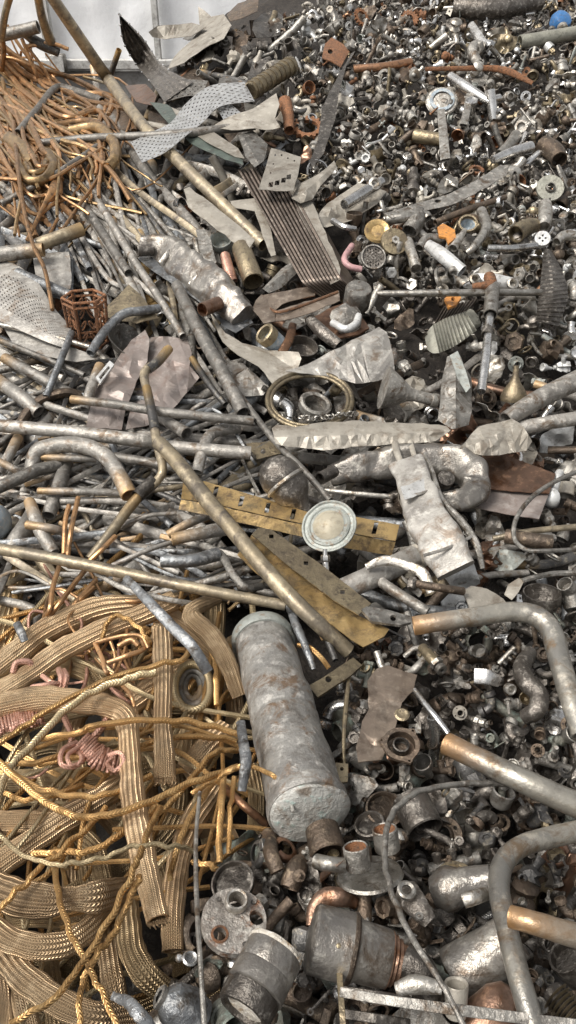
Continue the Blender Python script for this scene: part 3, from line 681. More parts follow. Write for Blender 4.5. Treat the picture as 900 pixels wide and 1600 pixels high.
T('pole', 'thick tan grey pole slanting across the golden slotted bars', 'pole', 'tanpipe', '248,692,.35 275,720,.36 325,783,.36 372,838,.36 432,910,.34 490,968,.28 545,1018,.18', [12, 12, 13, 12.5, 13, 13, 12], step=7, tip0=False, dent=.05)
T('pipe', 'dark pipe with split end below the flat grey tubes', 'pipe', 'greypipe', '268,843,.24 310,834,.24 360,826,.2', 10)
T('pipe', 'flat grey tube with open end beside the split pipe', 'pipe', 'greypipe', '262,836,.2 290,820,.22 322,806,.2', 7)
T('pipe', 'squat grey tube above the long brass pole', 'pipe', 'bluegrey', '252,877,.25 300,876,.25 340,866,.22', [10, 10.5, 11])
T('wave_strip', 'wavy grey strip under the thick tan pole', 'strip', 'grey', '312,850,.2 345,866,.22 362,895,.24 384,918,.22 410,916,.18', 6, flat=.4)
T('pipe', 'thin pale rod slanting up toward the golden slotted bar', 'rod', 'greypipe', '175,884,.2 230,860,.22 266,848,.2', 4, tip0=False)
T('pipe', 'thin bright rod across the dark gap above the brass pole', 'rod', 'greypipe', '190,822,.18 230,806,.2 276,802,.18', 3.5, tip0=False)
T('strip', 'thin pale strip running down from the long brass pole', 'strip', 'grey', '150,896,.3 200,922,.3 270,938,.28 306,944,.24', [4, 4.5, 4.5, 4], flat=.5)
T('strip', 'dark grey strip diving from the brass pole into the braids', 'strip', 'bluegrey', '196,902,.34 232,940,.36 270,980,.34 300,1010,.32 325,1050,.24', [6, 8, 9, 9, 9], flat=.35)
T('pipe', 'short chrome tube with ragged open end right of the kinked pipe', 'pipe', 'greypipe', '292,678,.24 270,664,.22 250,652,.2', [11, 9, 8], tip0=False)
T('pipe_bend', 'grey bent pipe right of the thick tan pole top', 'pipe', 'greypipe', '374,668,.16 334,676,.2 318,700,.22 308,738,.2', 9, tip0=False, flat=.7)
S('brass_plate', 'small brown plate with a hole right of the grey bent pipe', 'plate', 'dullbrass', '384,694 430,690 442,708 402,718', l=.17, holes=[circ(411, 706, 4)], crumple=.004)
T('hoop', 'big dark hoop of sheet behind the pale level pipe', 'hoop', 'brown', '28,700,.1 34,660,.14 60,628,.16 100,614,.16 130,620,.1', 8, flat=1.8, ends=(0, 0))
LT('silver_ball', 'pale blue rounded tank end at the left edge', 'tank', 'paleblue', -14, 816, 20, 40, [(30, -30), (34, -10), (32, 8), (22, 22), (8, 28)], l=.2)
for nm, lb, s, r in (
    ('leaning grey pipe under the perforated sheet', 0, '0,530,.1 70,560,.14 130,590,.1', 7), ('thin brown rod across the dark pipes at the left edge', 0, '-10,528,.22 50,552,.24 132,586,.2', 4.5),
    ('pale thin rod across the dark pipes at the left edge', 0, '-10,505,.24 60,520,.26 140,542,.22', 4), ('shiny flattened pipe at the left under the rods', 0, '8,560,.14 60,588,.18 115,618,.14', 8.5),
    ('grey pipe leaning below the rods beside the hoop', 0, '-6,594,.16 30,618,.2 60,644,.16', 11), ('upright brown tube beside the white clip', 0, '156,572,.2 143,605,.22 132,640,.18', 8),
    ('dark pole crossing under the lantern cage', 0, '112,520,.24 96,560,.26 72,620,.2', 5.5), ('silver tube lying at the left above the level pipe', 0, '70,560,.08 20,574,.1 -10,580,.08', 6),
    ('tan stick of tube at the left edge below the level pipe', 0, '-8,718,.26 20,732,.27 36,744,.22', 6), ('grey pipe leaning left of the thick elbow pipe', 0, '28,684,.18 14,712,.2 -2,740,.18', 8)):
    T('pipe', nm, 'pipe', RND.choice(['greypipe', 'greypipe', 'bluegrey', 'silver']), s, r)
S('clip', 'white rectangular clip with slot beside the pinkish sheet', 'clip', 'whitemetal', '150,592 172,566 179,572 157,602', l=.26, holes=['155,592 170,574 173,577 158,596'], crumple=0, th=.008, rough=0)
# ================================================================== golden slotted bars and dish
def slot(x, y, w=4, h=10, a=.25): return [(x-w+a*h, y-h), (x+w+a*h, y-h), (x+w-a*h, y+h), (x-w-a*h, y+h)]
gb = root('slotted_bar', 'golden angle bar with five slots passing under the round dish', 'angle bar', P(440, 800, .2))
bar = sheetmb('286,755 320,753 400,776 478,800 560,809 624,821 618,846 560,836 478,820 400,803 330,787 283,780', l=.25, seed=102, crumple=.004, rough=.4, holes=[slot(337, 769, 3.4, 8), slot(377, 784, 3.4, 8), slot(418, 794, 3.4, 8), slot(458, 804, 3.4, 8), slot(586, 826, 3.4, 9)])
part('upper_flange', bar, 'brass', gb)
part('lower_flange', sheetmb('279,796 283,781 330,788 400,804 478,821 560,837 618,847 612,868 540,856 470,838 400,822 330,806', l=.255, tilt=(0, -.002), seed=103, crumple=.005, rough=.5), 'brass', gb)
g2 = root('slotted_bar', 'golden and brown angle bar under the thick tan pole, flared foot', 'angle bar', P(480, 920, .2))
part('brown_flange', sheetmb('393,836 404,825 424,828 500,882 580,944 560,962 520,938 450,884', l=.30, seed=104, crumple=.005, rough=.5, holes=[slot(424, 839, 3.5, 3, 0), slot(478, 881, 3.5, 3, 0), slot(535, 926, 3.5, 3, 0)]), 'dullbrass', g2)
part('golden_flange', sheetmb('371,868 393,837 450,885 520,939 562,963 608,984 600,996 568,1012 548,1000 520,978 460,940 400,896', l=.26, tilt=(0, 0), seed=105, crumple=.012, rough=.7), 'brass', g2)
lv = S('lever_plate', 'grey rounded lever plate with a hole by the bent brass pipe end', 'plate', 'grey', '564,956 572,951 600,955 640,966 642,976 624,980 580,974', l=.3, th=.008, holes=[circ(614, 969, 5)], crumple=.003, rough=.2)
dr = root('bulb_and_dish', 'metal bulb with neck ending in a pale verdigris dish', 'bulb fitting', P(470, 770, .3))
Mb = frame(436, 742, .34, -52, 8)
part('bulb', lathe([(4, -30), (20, -24), (31, -10), (34, 4), (33, 16), (31, 19), (30, 34), (25, 44), (17, 52), (13, 60), (10, 64), (9, 82)], 32).xf(Mb), 'gunmetal', dr)
part('band', lathe([(33.5, 13), (35, 15), (35, 18), (33, 20)], 32, 0, 0).xf(Mb), 'silver', dr)
Md = frame(514, 822, .36, 120, 62)
dsh = part('dish', lathe([(9, -16), (18, -8), (40, -5), (44, -1), (44, 2), (41, 3), (39, .5), (35, .5), (34, 3), (31, 4.5), (29, 2.5), (26, 3.5), (18, 9), (8, 13), (1, 14)], 40, wav=.02).xf(Md), 'verdigris', dr)
part('dish_centre', lathe([(25, 4.6), (18, 9.6), (8, 13.8), (.5, 15)], 32, 0, 1).xf(Md), 'cream', dsh)
Mn = frame(508, 862, .31, -88, 0)
part('stem', lathe([(4, -4), (4, 6)], 12).xf(Mn), 'chrome', dr)
part('nut', lathe([(6, 5), (7.5, 7), (7.5, 14), (6, 16)], 6).xf(Mn), 'chrome', dr); part('stem_end', lathe([(5, 16), (5.5, 26), (5, 30)], 14).xf(Mn), 'chrome', dr)
MASK += [circ(436, 750, 32), circ(514, 822, 40)]
# ================================================================== centre
br = root('brass_hoop', 'double brass wire hoop lying over the centre of the heap', 'hoop', P(483, 628, .2))
for k, (rx, ry, l_, r_) in enumerate(((66, 44, .24, 4.2), (60, 39, .245, 3.2))):
    c = [(484+rx*math.cos(a*math.pi/12), 626+ry*math.sin(a*math.pi/12), l_) for a in range(25)]
    part('wire_ring', ptube(c, r_, n=10, step=3, ends=(0, 0)), 'dullbrass', br)
LT('bush', 'grey and golden ring bush inside the brass hoop', 'ring', 'grey', 492, 634, 70, 40, [(22, -8), (26, -4), (26, 6), (22, 8), (18, 6), (18, -8)], l=.12)
S('crumpled_sheet', 'long pale grey crumpled sheet lying level above the golden bar', 'sheet metal', 'beige', '425,670 432,665 462,668 500,661 560,658 600,661 660,662 698,667 704,674 680,690 610,694 560,698 505,704 440,697 431,694', l=.27, fn=ridge(430, 684, 690, 676, .035, 18), crumple=.010, cs=.03)
ch = MB()
c = catmull(pp('470,652,.27 500,654,.27 530,648,.27 556,646,.25', 0), 6)
for i, q in enumerate(c):
    p = P(*q); s_ = pxm(p)
    ch.join(lathe([(3.4, -1), (4.2, 0), (3.4, 1), (2.2, 0)], 10, 0, 0).xf(Matrix.Translation(p) @ Matrix.Rotation(i*1.4, 4, 'Y') @ Matrix.Rotation(i*.9, 4, 'X') @ Matrix.Scale(s_*1.2, 4)))
thing('chain', 'short steel chain lying between brass hoop and pale crumpled sheet', 'chain', ch, 'silver')
S('crumpled_sheet', 'triangular grey blotched sheet above the brass hoop', 'sheet metal', 'crumple', '446,580 480,570 520,548 560,528 592,512 604,520 612,548 617,586 590,596 556,600 505,588', l=.22, fn=ridge(470, 590, 600, 515, .06, 60), crumple=.028, cs=.02)
S('crumpled_sheet', 'pale grey funnel shaped sheet left of the brass hoop', 'sheet metal', 'beige', '328,488 352,520 378,536 420,547 466,550 471,560 464,580 446,588 428,602 404,572 372,554 348,534', l=.24, fn=ridge(335, 495, 462, 578, -.06, 40), crumple=.012)
S('crumpled_sheet', 'blotched grey sheet scrap under the funnel shaped sheet', 'sheet metal', 'crumple', '358,566 380,568 420,606 412,618 380,620 352,612', l=.12, crumple=.03)
# grey box elbow
eb2 = root('crushed_box', 'brown grey crushed box elbow with round cap and open stub', 'crushed box', P(640, 740, .2))
part('body', ptube('515,742,.14 560,730,.18 620,722,.2 680,718,.22 724,728,.24 742,755,.24 728,778,.24 690,784,.22', [18, 25, 30, 31, 31, 28, 22, 17], n=44, step=12, sq=4, flat=.75, dent=.1, fac=.3, fsc=11, seed=33, ends=(0, 0)), 'burntbox', eb2, 25)
part('stub', ptube('522,736,.24 500,748,.26', 10, n=14, step=2, ends=(0, 1)), 'gunmetal', eb2)
part('cap', lathe([(13, -12), (14, 0), (13, 3), (2, 4)], 20).xf(frame(697, 748, .33, 60, 60)), 'gunmetal', eb2)
part('strap', ptube('616,690,.28 622,712,.32 640,754,.28', 5, flat=.4, n=8), 'beige', eb2); part('strap', ptube('640,686,.28 646,708,.32 652,730,.3', 4, flat=.4, n=8), 'beige', eb2)
part('seam', ptube('505,766,.2 560,772,.22 610,776,.22', 4, flat=.5, n=8, ends=(0, 0)), 'silver', eb2)
eb3 = root('crushed_duct', 'silver crushed duct standing in front of the brown grey box elbow', 'crushed box', P(680, 820, .3))
part('body', ptube('636,724,.34 652,768,.36 668,812,.36 690,850,.35 712,892,.30', [29, 31, 36, 40, 36], n=44, step=14, sq=4.5, flat=.42, dent=.08, fac=.2, fsc=11, seed=35, ends=(0, 0)), 'crumple', eb3, 25)
part('edge', ptube('664,708,.36 676,740,.37 690,780,.36 722,816,.36 744,850,.35 754,888,.28', [3, 4, 5, 6, 6, 4], n=8, ends=(0, 0)), 'silver', eb3)
part('crease', ptube('636,776,.398 660,770,.41 684,762,.395', 2.2, n=8, flat=.6, ends=(0, 0)), 'crumple', eb3)
part('crease', ptube('662,868,.375 700,856,.385 738,838,.37', 2.6, n=8, flat=.6, ends=(0, 0)), 'crumple', eb3)
part('patch', sheetmb('626,762 664,748 670,766 632,782', l=.405, seed=112, crumple=.006, mask=False), 'whitemetal', eb3)
MASK += [pts2('500,745 600,700 740,710 758,750 690,795'), pts2('608,725 665,708 710,830 755,890 670,915 640,800')]
cs2 = root('copper_sheet', 'brown copper sheet with folded pinkish lower lip right of the crushed duct', 'sheet metal', P(790, 760, .15))
part('upper_face', sheetmb('756,706 780,708 868,741 858,772 800,768 756,764 742,740', l=.18, seed=114, crumple=.008, rough=.4), 'copperbrown', cs2)
part('lower_lip', sheetmb('742,764 800,769 857,773 842,812 790,804 716,788', l=.17, tilt=(0, .001), seed=115, crumple=.006, rough=.4), 'pinkgrey', cs2)
S('crumpled_sheet', 'beige scaly crumpled sheet above the copper sheet', 'sheet metal', 'beige', '718,700 735,680 748,668 800,655 818,668 831,690 822,705 780,712 752,712', l=.28, fn=ridge(725, 702, 815, 662, .06, 34), crumple=.03)
T('wire_loop', 'thin grey cable curving in from the right edge over the copper sheet', 'cable', 'grey', '915,732,.3 868,752,.3 830,778,.3 806,812,.3 804,842,.28 822,859,.28 850,861,.28 915,858,.26', 3.6, n=8, ends=(0, 0))
T('wire_loop', 'second grey cable loop with a torn beige tag near the right edge', 'cable', 'grey', '915,896,.3 870,896,.3 836,902,.32 816,908,.32', 4.4, n=8, ends=(0, 0))
S('tag', 'torn beige tag on the end of the second cable loop', 'tag', 'beige', '788,930 794,914 810,904 819,908 810,926 800,938', l=.32, crumple=.01)
cr = root('steel_riser', 'long steel cross rod with a tee and a riser pipe hanging from it', 'pipe', P(760, 480, .3))
crd = part('cross_rod', ptube('590,459,.30 680,458,.33 760,457,.33 845,457,.26', [5, 5.5, 5.5, 5.5], n=12, step=6), 'silver', cr)
part('tee', ptube('770,448,.335 766,492,.33', 11, n=16, step=3), 'silver', cr)
rsr = part('riser', ptube('766,488,.32 762,530,.32 759,560,.32 752,612,.26', [6.5, 6.5, 7, 7.5], n=12), 'chrome', cr)
part('collar', ptube('762,514,.32 760,524,.32', 8.5, n=12, step=2), 'gunmetal', rsr)
thing('ribbed_cover', 'dark ribbed half drum cover standing at the right edge', 'cover', perfmb('850,388,.2 846,430,.24 841,470,.24 838,502,.2', '860,390,.22 880,428,.26 887,465,.26 872,510,.2', 54, 8, hole=0, step=6, fn=lambda u, v: .05*math.sin(v*3.1)+(.007 if int(u*54) % 3 == 0 else 0)), 'gunmetal', sharp=20)
MASK.append(pts2('850,390 880,430 887,465 872,508 838,500'))
T('pipe', 'thick grey pipe coming in from the right edge below the bells', 'pipe', 'greypipe', '790,656,.28 845,622,.3 915,588,.3', [13, 15, 16], tip0=False)
T('pipe', 'darker grey pipe lying below the thick grey pipe at the right edge', 'pipe', 'greypipe', '805,670,.22 860,660,.25 915,652,.25', 11, tip0=False)
hr = root('horn', 'dull silver horn lying on its side in the middle of the heap', 'horn', P(640, 618, .25))
part('bell', lathe([(34, -34), (33, -30), (22, -10), (12, 6), (9, 16), (9, 52), (7, 52), (7, 16), (10, 4), (20, -12), (31, -31)], 30, wav=.08).xf(frame(632, 614, .24, -14, -12)), 'grey', hr)
part('band', lathe([(9.5, 44), (11, 45), (11, 54), (9.5, 55)], 18).xf(frame(632, 614, .24, -14, -12)), 'silver', hr)
MASK.append(pts2('596,590 640,580 695,620 690,640 600,650'))
S('crumpled_sheet', 'upright grey folded sheet right of the horn', 'sheet metal', 'grey', '690,598 698,558 716,550 726,572 736,588 738,640 732,664 706,670 684,656 688,622', l=.26, fn=ridge(712, 552, 712, 668, .08, 26), crumple=.03)
S('crumpled_sheet', 'pale green flap of sheet on the upright grey folded sheet', 'sheet metal', 'verdigris', '702,556 715,549 727,578 735,606 728,614 714,590', l=.37, crumple=.012)
LT('bell', 'small copper bell shaped cone below the riser pipe', 'bell', 'dullbrass', 804, 606, 88, 10, [(20, -20), (21, -14), (17, -4), (9, 8), (5, 18), (4, 34)], l=.22)
LT('pipe_cup', 'plain grey cylindrical cap standing right of the fin stack', 'cap', 'grey', 559, 462, 80, 38, [(20, -20), (21, -18), (21, 12), (19, 15), (2, 16)], l=.2)
st = root('strainer', 'round strainer disc with small holes beside the pink bent tube', 'strainer', P(583, 402, .2))
Ms = frame(583, 402, .2, 60, 66)
hs_ = [circ(i*5.0+(2.5 if j % 2 else 0), j*4.4, 1.55, 6) for i in range(-4, 5) for j in range(-4, 5) if math.hypot(i*5.0+(2.5 if j % 2 else 0), j*4.4) < 15]
part('disc', plate2d(circ(0, 0, 18, 28), 1.5, hs_).xf(Ms), 'gunmetal', st); part('rim', lathe([(17.5, -5), (19.5, -4), (19.5, 3), (17.5, 3)], 28, 0, 0).xf(Ms), 'grey', st)
wd = root('hub_disc', 'tan worn disc with a hexagon nut in its centre', 'disc', P(616, 378, .22))
Mw = frame(616, 378, .22, 60, 62)
part('disc', lathe([(6, -4), (21, -4), (22, 0), (21, 3), (6, 4)], 28).xf(Mw), 'dullbrass', wd); part('nut', lathe([(6, 3), (6.5, 4), (6.5, 9), (3, 9), (3, 5)], 6).xf(Mw), 'silver', wd)
LT('brass_ring', 'golden ring with lip above the strainer disc', 'ring', 'brass', 590, 362, 80, 58, [(12, 0), (18, -2), (21, 2), (18, 5), (12, 4), (10, 2)], l=.18)
T('pink_tube', 'small pink painted bent tube left of the strainer disc', 'tube', 'pinkpaint', '550,384,.2 538,404,.22 546,416,.22 565,421,.2', 5)
cn = root('pipe_union', 'blue union with an open tan mouth below the copper trough', 'pipe union', P(418, 526, .15))
Mu = frame(430, 535, .18, 140, 32)
part('body', lathe([(13, -24), (15, -22), (16, 8), (14, 14)], 22).xf(Mu), 'paleblue', cn); part('mouth', lathe([(14, 10), (17, 12), (17.5, 26), (15, 28), (12, 27), (11.5, 6), (2, 4)], 24).xf(Mu), 'dullbrass', cn)
pm_ = root('pump_plate', 'rusty brown plate carrying a lumpy casting below the trough', 'plate', P(525, 500, .1))
part('plate', sheetmb('478,502 510,484 541,470 556,482 577,512 560,522 520,530 492,520', l=.13, seed=131, crumple=.006, th=.008), 'copperbrown', pm_)
part('casting', lathe([(24, 0), (25, 4), (18, 9), (10, 14), (2, 15)], 18, wav=.2).xf(frame(540, 500, .17, 60, 65)), 'grey', pm_)
part('tube', ptube('520,505,.2 540,514,.24 556,506,.22 560,494,.2', 6, n=10), 'whitemetal', pm_)
T('pipe', 'shiny dark tube lying across the rusty plate', 'pipe', 'gunmetal', '484,500,.2 505,520,.22 530,540,.2', [9, 10, 9])
T('strip', 'copper coloured strip curling down right of the blue union', 'strip', 'copper', '458,506,.16 452,530,.2 440,552,.18', [6, 7, 7], flat=.35)
LT('pot_ring', 'dark hoop shaped pot beside the copper coloured strip', 'pot', 'gunmetal', 472, 546, 75, 40, [(20, -14), (24, -10), (24, 8), (22, 8), (21, -8), (4, -10)], l=.1)
# centre upper pieces
T('pipe', 'fat tan brass tube standing left of the fin stack', 'pipe', 'dullbrass', '377,388,.24 386,412,.24 396,440,.2', [15, 16, 17])
LT('cup', 'pale green cup with dark open mouth', 'cup', 'verdigris', 346, 378, 100, 50, [(12, -18), (15, -16), (18, 6), (17, 8), (15, 6), (12, -12)], l=.2)
S('strip', 'wide pale strip slanting below the long tan pole', 'strip', 'beige', '287,296 296,293 330,318 372,352 398,376 390,388 372,384 330,352 294,324', l=.28, fn=ridge(290, 306, 392, 382, .03, 22), crumple=.008)
S('strip', 'pale bent strip hooked beside the fin stack', 'strip', 'beige', '360,314 402,309 410,322 424,362 431,398 424,400 410,368 398,330 362,324', l=.2, crumple=.015)
S('strip', 'small grey pointed strip above the fat tan brass tube', 'strip', 'grey', '306,360 318,356 330,376 338,410 328,418 312,392', l=.24, crumple=.012)
S('strip', 'grey folded strips lying under the fin stack', 'strip', 'grey', '410,452 440,420 462,408 466,424 440,450 420,458', l=.14, fn=ridge(412, 452, 460, 415, .04, 14))
T('tube', 'pink plastic covered tube left of the fat tan brass tube', 'tube', 'pinkwire', '352,400,.18 358,424,.2 364,440,.16', [8, 9, 8])
# ================================================================== upper right pieces
T('pipe', 'big brown grey pipe lying level at the very top', 'pipe', 'gunmetal', '708,12,.24 770,14,.26 842,2,.24', [14, 15, 14], step=8)
T('pipe', 'copper tube lying in the small fittings near the orange plate', 'pipe', 'copper', '552,108,.14 600,104,.16 642,97,.14', 6, tip0=False)
T('pipe', 'olive drab tube near the blue valve', 'pipe', 'finstone', '812,66,.16 850,60,.18 910,50,.18', 10, tip0=False)
bv = root('blue_valve', 'bright blue painted valve body in the top corner of the heap', 'valve', P(880, 34, .2))
part('body', lathe([(8, -12), (15, -8), (17, 0), (14, 8), (8, 11)], 20).xf(frame(876, 34, .2, 60, 35)), 'bluepaint', bv); part('port', lathe([(7, 0), (8, 1), (8, 8), (5, 9), (4, 3)], 14).xf(frame(878, 42, .24, -60, 60)), 'grey', bv)
cd_ = root('ring_plate', 'round plate with blue and white rings among the shiny taps', 'disc', P(690, 158, .15))
Mr = frame(690, 160, .15, 85, 52)
part('plate', lathe([(8, 0), (24, 0), (25, 2), (23, 4), (8, 5)], 28).xf(Mr), 'silver', cd_); part('blue_ring', lathe([(14, 4), (19, 4.4), (19, 7), (14, 7)], 28, 0, 0).xf(Mr), 'paleblue', cd_)
T('strip', 'flat bright strap hanging down below the blue ringed plate', 'strip', 'silver', '689,172,.24 692,205,.25 696,250,.2', [6, 7, 8], flat=.25, sq=4)
T('strip', 'flat dark grey bar right of the blue ringed plate', 'strip', 'grey', '734,148,.2 730,170,.22 724,196,.2', 6, flat=.4, sq=4)
T('tap_spout', 'long shiny chrome spout lying near the blue ringed plate', 'tap', 'chrome', '704,120,.2 730,138,.22 766,160,.2', [7, 8, 6])
T('strip', 'bright chrome flat lever near the top of the heap', 'lever', 'chrome', '735,38,.2 748,58,.2 760,76,.18', [6, 7, 6], flat=.4)
T('strip', 'long thin rusty strip lying across the shiny taps', 'strip', 'rust', '664,108,.18 720,107,.2 772,107,.2 800,114,.2 832,130,.16', [3, 3.5, 4.5, 5, 3], flat=.4)
S('flat_bar', 'long flat tan bar with a round hole lying across the fittings', 'bar', 'grey', '600,334 640,322 700,304 740,284 782,258 796,260 790,276 742,304 700,322 660,330 612,342', l=.26, fn=ridge(600, 338, 790, 266, .01, 20), crumple=.004, holes=[circ(684, 315, 5, 12, 2.6)])
T('strip', 'thin rusty brown bar under the long flat tan bar', 'bar', 'brown', '680,348,.2 730,328,.2 790,308,.18', [5, 5, 4])
tr = root('chrome_spray', 'chrome tube with a ringed head lying left of the flat tan bar', 'tap', P(570, 300, .28))
part('tube', ptube('538,320,.28 565,303,.28 596,284,.28', [8, 8.5, 8], n=14), 'chrome', tr); part('head', lathe([(8, -6), (10, -3), (10, 4), (6, 5), (5, 1), (2, 1)], 18).xf(frame(585, 288, .32, 60, 60)), 'silver', tr); part('arm', ptube('520,345,.24 538,355,.26 556,358,.24', [5, 5, 4], n=8), 'chrome', tr)
S('crumpled_sheet', 'pale beige torn sheet behind the chrome tube with ringed head', 'sheet metal', 'beige', '456,310 468,288 498,272 522,252 526,262 500,292 488,312 470,318', l=.25, fn=ridge(460, 314, 524, 258, .04, 20), crumple=.03)
S('folded_sheet', 'beige pleated sheet under the chrome tube with ringed head', 'sheet metal', 'beige', '486,352 512,318 540,300 560,286 604,300 590,318 550,345 510,356', l=.16, fn=lambda x, y: .03*math.sin((x*.6+y)*.14), crumple=.01)
dk = root('holed_disc', 'round grey green disc with a centre hole at the right edge', 'disc', P(860, 293, .2))
part('disc', plate2d(circ(0, 0, 21, 30), 6, [circ(0, 0, 5, 14)]).xf(frame(860, 293, .2, 70, 60)), 'finstone', dk); part('hub', lathe([(5.2, 0), (8, 0), (7, 3), (5.2, 4)], 18, 0, 0).xf(frame(860, 293, .205, 70, 60)), 'grey', dk)
ol_ = []
wl = root('white_lever', 'white enamelled lever with two round ports', 'lever', P(700, 400, .25))
part('arm', ptube('668,382,.26 690,398,.28 722,424,.26', [8, 11, 10], n=12, flat=.6), 'whitemetal', wl)
for x, y in ((690, 426), (708, 424)): part('port', lathe([(4, -8), (6, -6), (6, 2), (4, 3), (3, -3)], 12).xf(frame(x, y, .26, -70, 50)), 'grey', wl)
dbk = root('double_bracket', 'silver bracket with a ringed hole at each end above the steel cross rod', 'bracket', P(770, 440, .28))
part('arm', ptube('740,437,.27 770,440,.29 800,444,.27', [10, 12, 10], n=12, flat=.5), 'whitemetal', dbk)
for x, y in ((741, 438), (800, 445)): part('eye', lathe([(5, 0), (9, 1), (9, 6), (6, 7), (4, 4), (4, 0)], 18).xf(frame(x, y, .3, 60, 60)), 'silver', dbk)
T('rust_hook', 'orange rusted hooked lump on the steel cross rod', 'hook', 'rust', '738,448,.34 755,446,.36 768,444,.36 764,432,.36 770,448,.36', [5, 6, 8, 9, 5], n=10, ends=(0, 0))
S('rust_clip', 'orange rusted c shaped clip above the white lever', 'clip', 'orangepaint', '683,358 692,352 710,362 712,374 700,384 696,374 686,372', l=.26, th=.01, crumple=.006)
pr_ = root('ring_pull', 'brass ring with pale blue inside held by a grey arm', 'ring', P(730, 352, .25))
part('ring', lathe([(12, -3), (15, -2), (15, 3), (12, 3)], 24, 0, 0).xf(frame(731, 350, .27, 80, 55)), 'dullbrass', pr_); part('cup', lathe([(4, -14), (11, -8), (12, 0), (10, 0), (4, -9)], 18).xf(frame(731, 352, .25, 80, 55)), 'paleblue', pr_); part('arm', ptube('726,360,.3 716,376,.3 708,388,.28', [4, 6, 7], n=10), 'silver', pr_)
wc = root('vent_rose', 'white round cap with a cross shaped opening', 'cap', P(848, 372, .2))
part('cap', plate2d(circ(0, 0, 12, 24), 9, [circ(3.4*math.cos(a*math.pi/2+.4)*1.3, 3.4*math.sin(a*math.pi/2+.4)*1.3, 2.0, 8) for a in range(4)]).xf(frame(848, 372, .22, 70, 62)), 'whitemetal', wc)
T('pipe_bend', 'fat dull chrome bent tube above the tan worn disc', 'pipe', 'silver', '602,344,.22 630,340,.24 662,336,.22 668,342,.2', 8)
T('pipe_offcut', 'fat grey ribbed hose end right of the tan worn disc', 'pipe', 'grey', '640,362,.16 650,345,.2 655,335,.2', [13, 14, 13])
for lb, s, r, m in (('chrome tap body below the fat dull chrome bent tube', '636,378,.18 644,398,.2 650,420,.18', [9, 8, 9], 'silver'), ('silver bent spout right of the tan worn disc', '655,388,.2 668,372,.22 690,375,.2', [7, 7, 6], 'silver'),
    ('dull silver curved spout right of the brass ring', '752,330,.22 760,356,.24 742,384,.24 728,396,.2', [8, 8, 6, 5], 'silver'), ('grey brass pipe stub left of the white round cap', '836,352,.18 820,356,.2 806,366,.2', [11, 13, 14], 'dullbrass'),
    ('chrome straight tube crossing above the silver bracket', '762,388,.24 800,388,.25 838,384,.22', 5.5, 'chrome'), ('silver column tap right above the white round cap', '852,320,.2 852,338,.22 850,354,.2', [10, 11, 9], 'silver'),
    ('rust brown open pipe end near the silver column tap', '850,226,.16 866,238,.18 874,250,.18', [14, 15, 13], 'brown'), ('dull brass tube open at its left end under the shiny strap', '648,212,.14 672,216,.16 700,220,.16', [10, 10, 10], 'dullbrass'),
    ('long chrome spout with ringed end near the silver taps', '770,250,.2 800,238,.22 830,230,.22', [6, 8, 9], 'chrome'), ('dull chrome lever left of the long chrome spout', '780,240,.18 796,226,.2 806,212,.18', [6, 8, 9], 'silver'),
    ('curved chrome pipe right edge above the white round cap', '870,378,.22 884,368,.24 915,372,.22', [7, 8, 8], 'silver'), ('grey hooked tube under the shiny chrome spout', '748,100,.16 738,82,.2 742,72,.2 758,74,.2', [7, 8, 8, 7], 'grey')):
    T('tap_part' if 'tap' in lb or 'spout' in lb else 'pipe_offcut', lb, 'tap part' if 'tap' in lb or 'spout' in lb else 'pipe', m, s, r)
# ================================================================== lower left: braids, ropes, wires
GB = 'flat woven copper braids in the pile'
GR = 'thin golden braided ropes in the pile'
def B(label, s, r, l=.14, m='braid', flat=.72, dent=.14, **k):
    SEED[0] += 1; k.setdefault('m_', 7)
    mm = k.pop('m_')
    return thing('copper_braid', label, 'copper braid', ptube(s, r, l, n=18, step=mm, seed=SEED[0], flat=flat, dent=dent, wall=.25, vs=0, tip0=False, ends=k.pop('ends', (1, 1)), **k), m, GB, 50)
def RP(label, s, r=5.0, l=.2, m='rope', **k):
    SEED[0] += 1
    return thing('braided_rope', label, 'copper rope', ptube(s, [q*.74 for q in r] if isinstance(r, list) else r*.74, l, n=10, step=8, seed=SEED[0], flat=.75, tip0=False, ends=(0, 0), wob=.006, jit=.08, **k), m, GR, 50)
B('upper thick braid sweeping in from the left edge', '-14,1052,.14 30,1018,.17 75,984,.18 150,952,.18 214,944,.14', [20, 20, 20, 19, 15])
B('thick braid with an open cut end just under the long brass pole', '-14,1090,.18 50,1050,.22 100,1015,.23 165,983,.24 220,962,.24 272,938,.24', [17, 17, 18, 17, 17, 17])
B('long braid that runs level then bends down to a frayed end', '-14,1106,.22 60,1092,.25 120,1096,.26 170,1104,.27 196,1124,.28 203,1180,.30 208,1250,.31 222,1330,.31 246,1438,.26', [20, 21, 19, 17, 17, 17, 19, 20, 18], m_=8)
B('short upright braid folded over at its top beside the flat coil', '250,1000,.2 253,988,.26 255,1060,.27 254,1130,.28 257,1180,.27 258,1218,.24', [14, 16, 15, 14, 16, 18])
B('wide twisted braid lying level near the bottom left corner', '-14,1388,.2 30,1402,.24 75,1408,.26 112,1404,.26 150,1402,.26 196,1390,.2', [26, 27, 25, 17, 24, 20], flat=.55)
B('round braid curving up like a smile under the wide twisted braid', '-14,1448,.2 20,1470,.22 60,1480,.23 105,1474,.22 140,1452,.2 168,1424,.16', 19, flat=.75)
B('round braid curving along the bottom edge', '6,1490,.16 30,1520,.19 62,1546,.2 100,1570,.2 150,1588,.2 206,1582,.16', 21, flat=.7)
B('straight braid slanting up behind the long bent braid', '-14,1362,.12 50,1316,.15 100,1282,.16 150,1250,.16 194,1222,.12', 20)
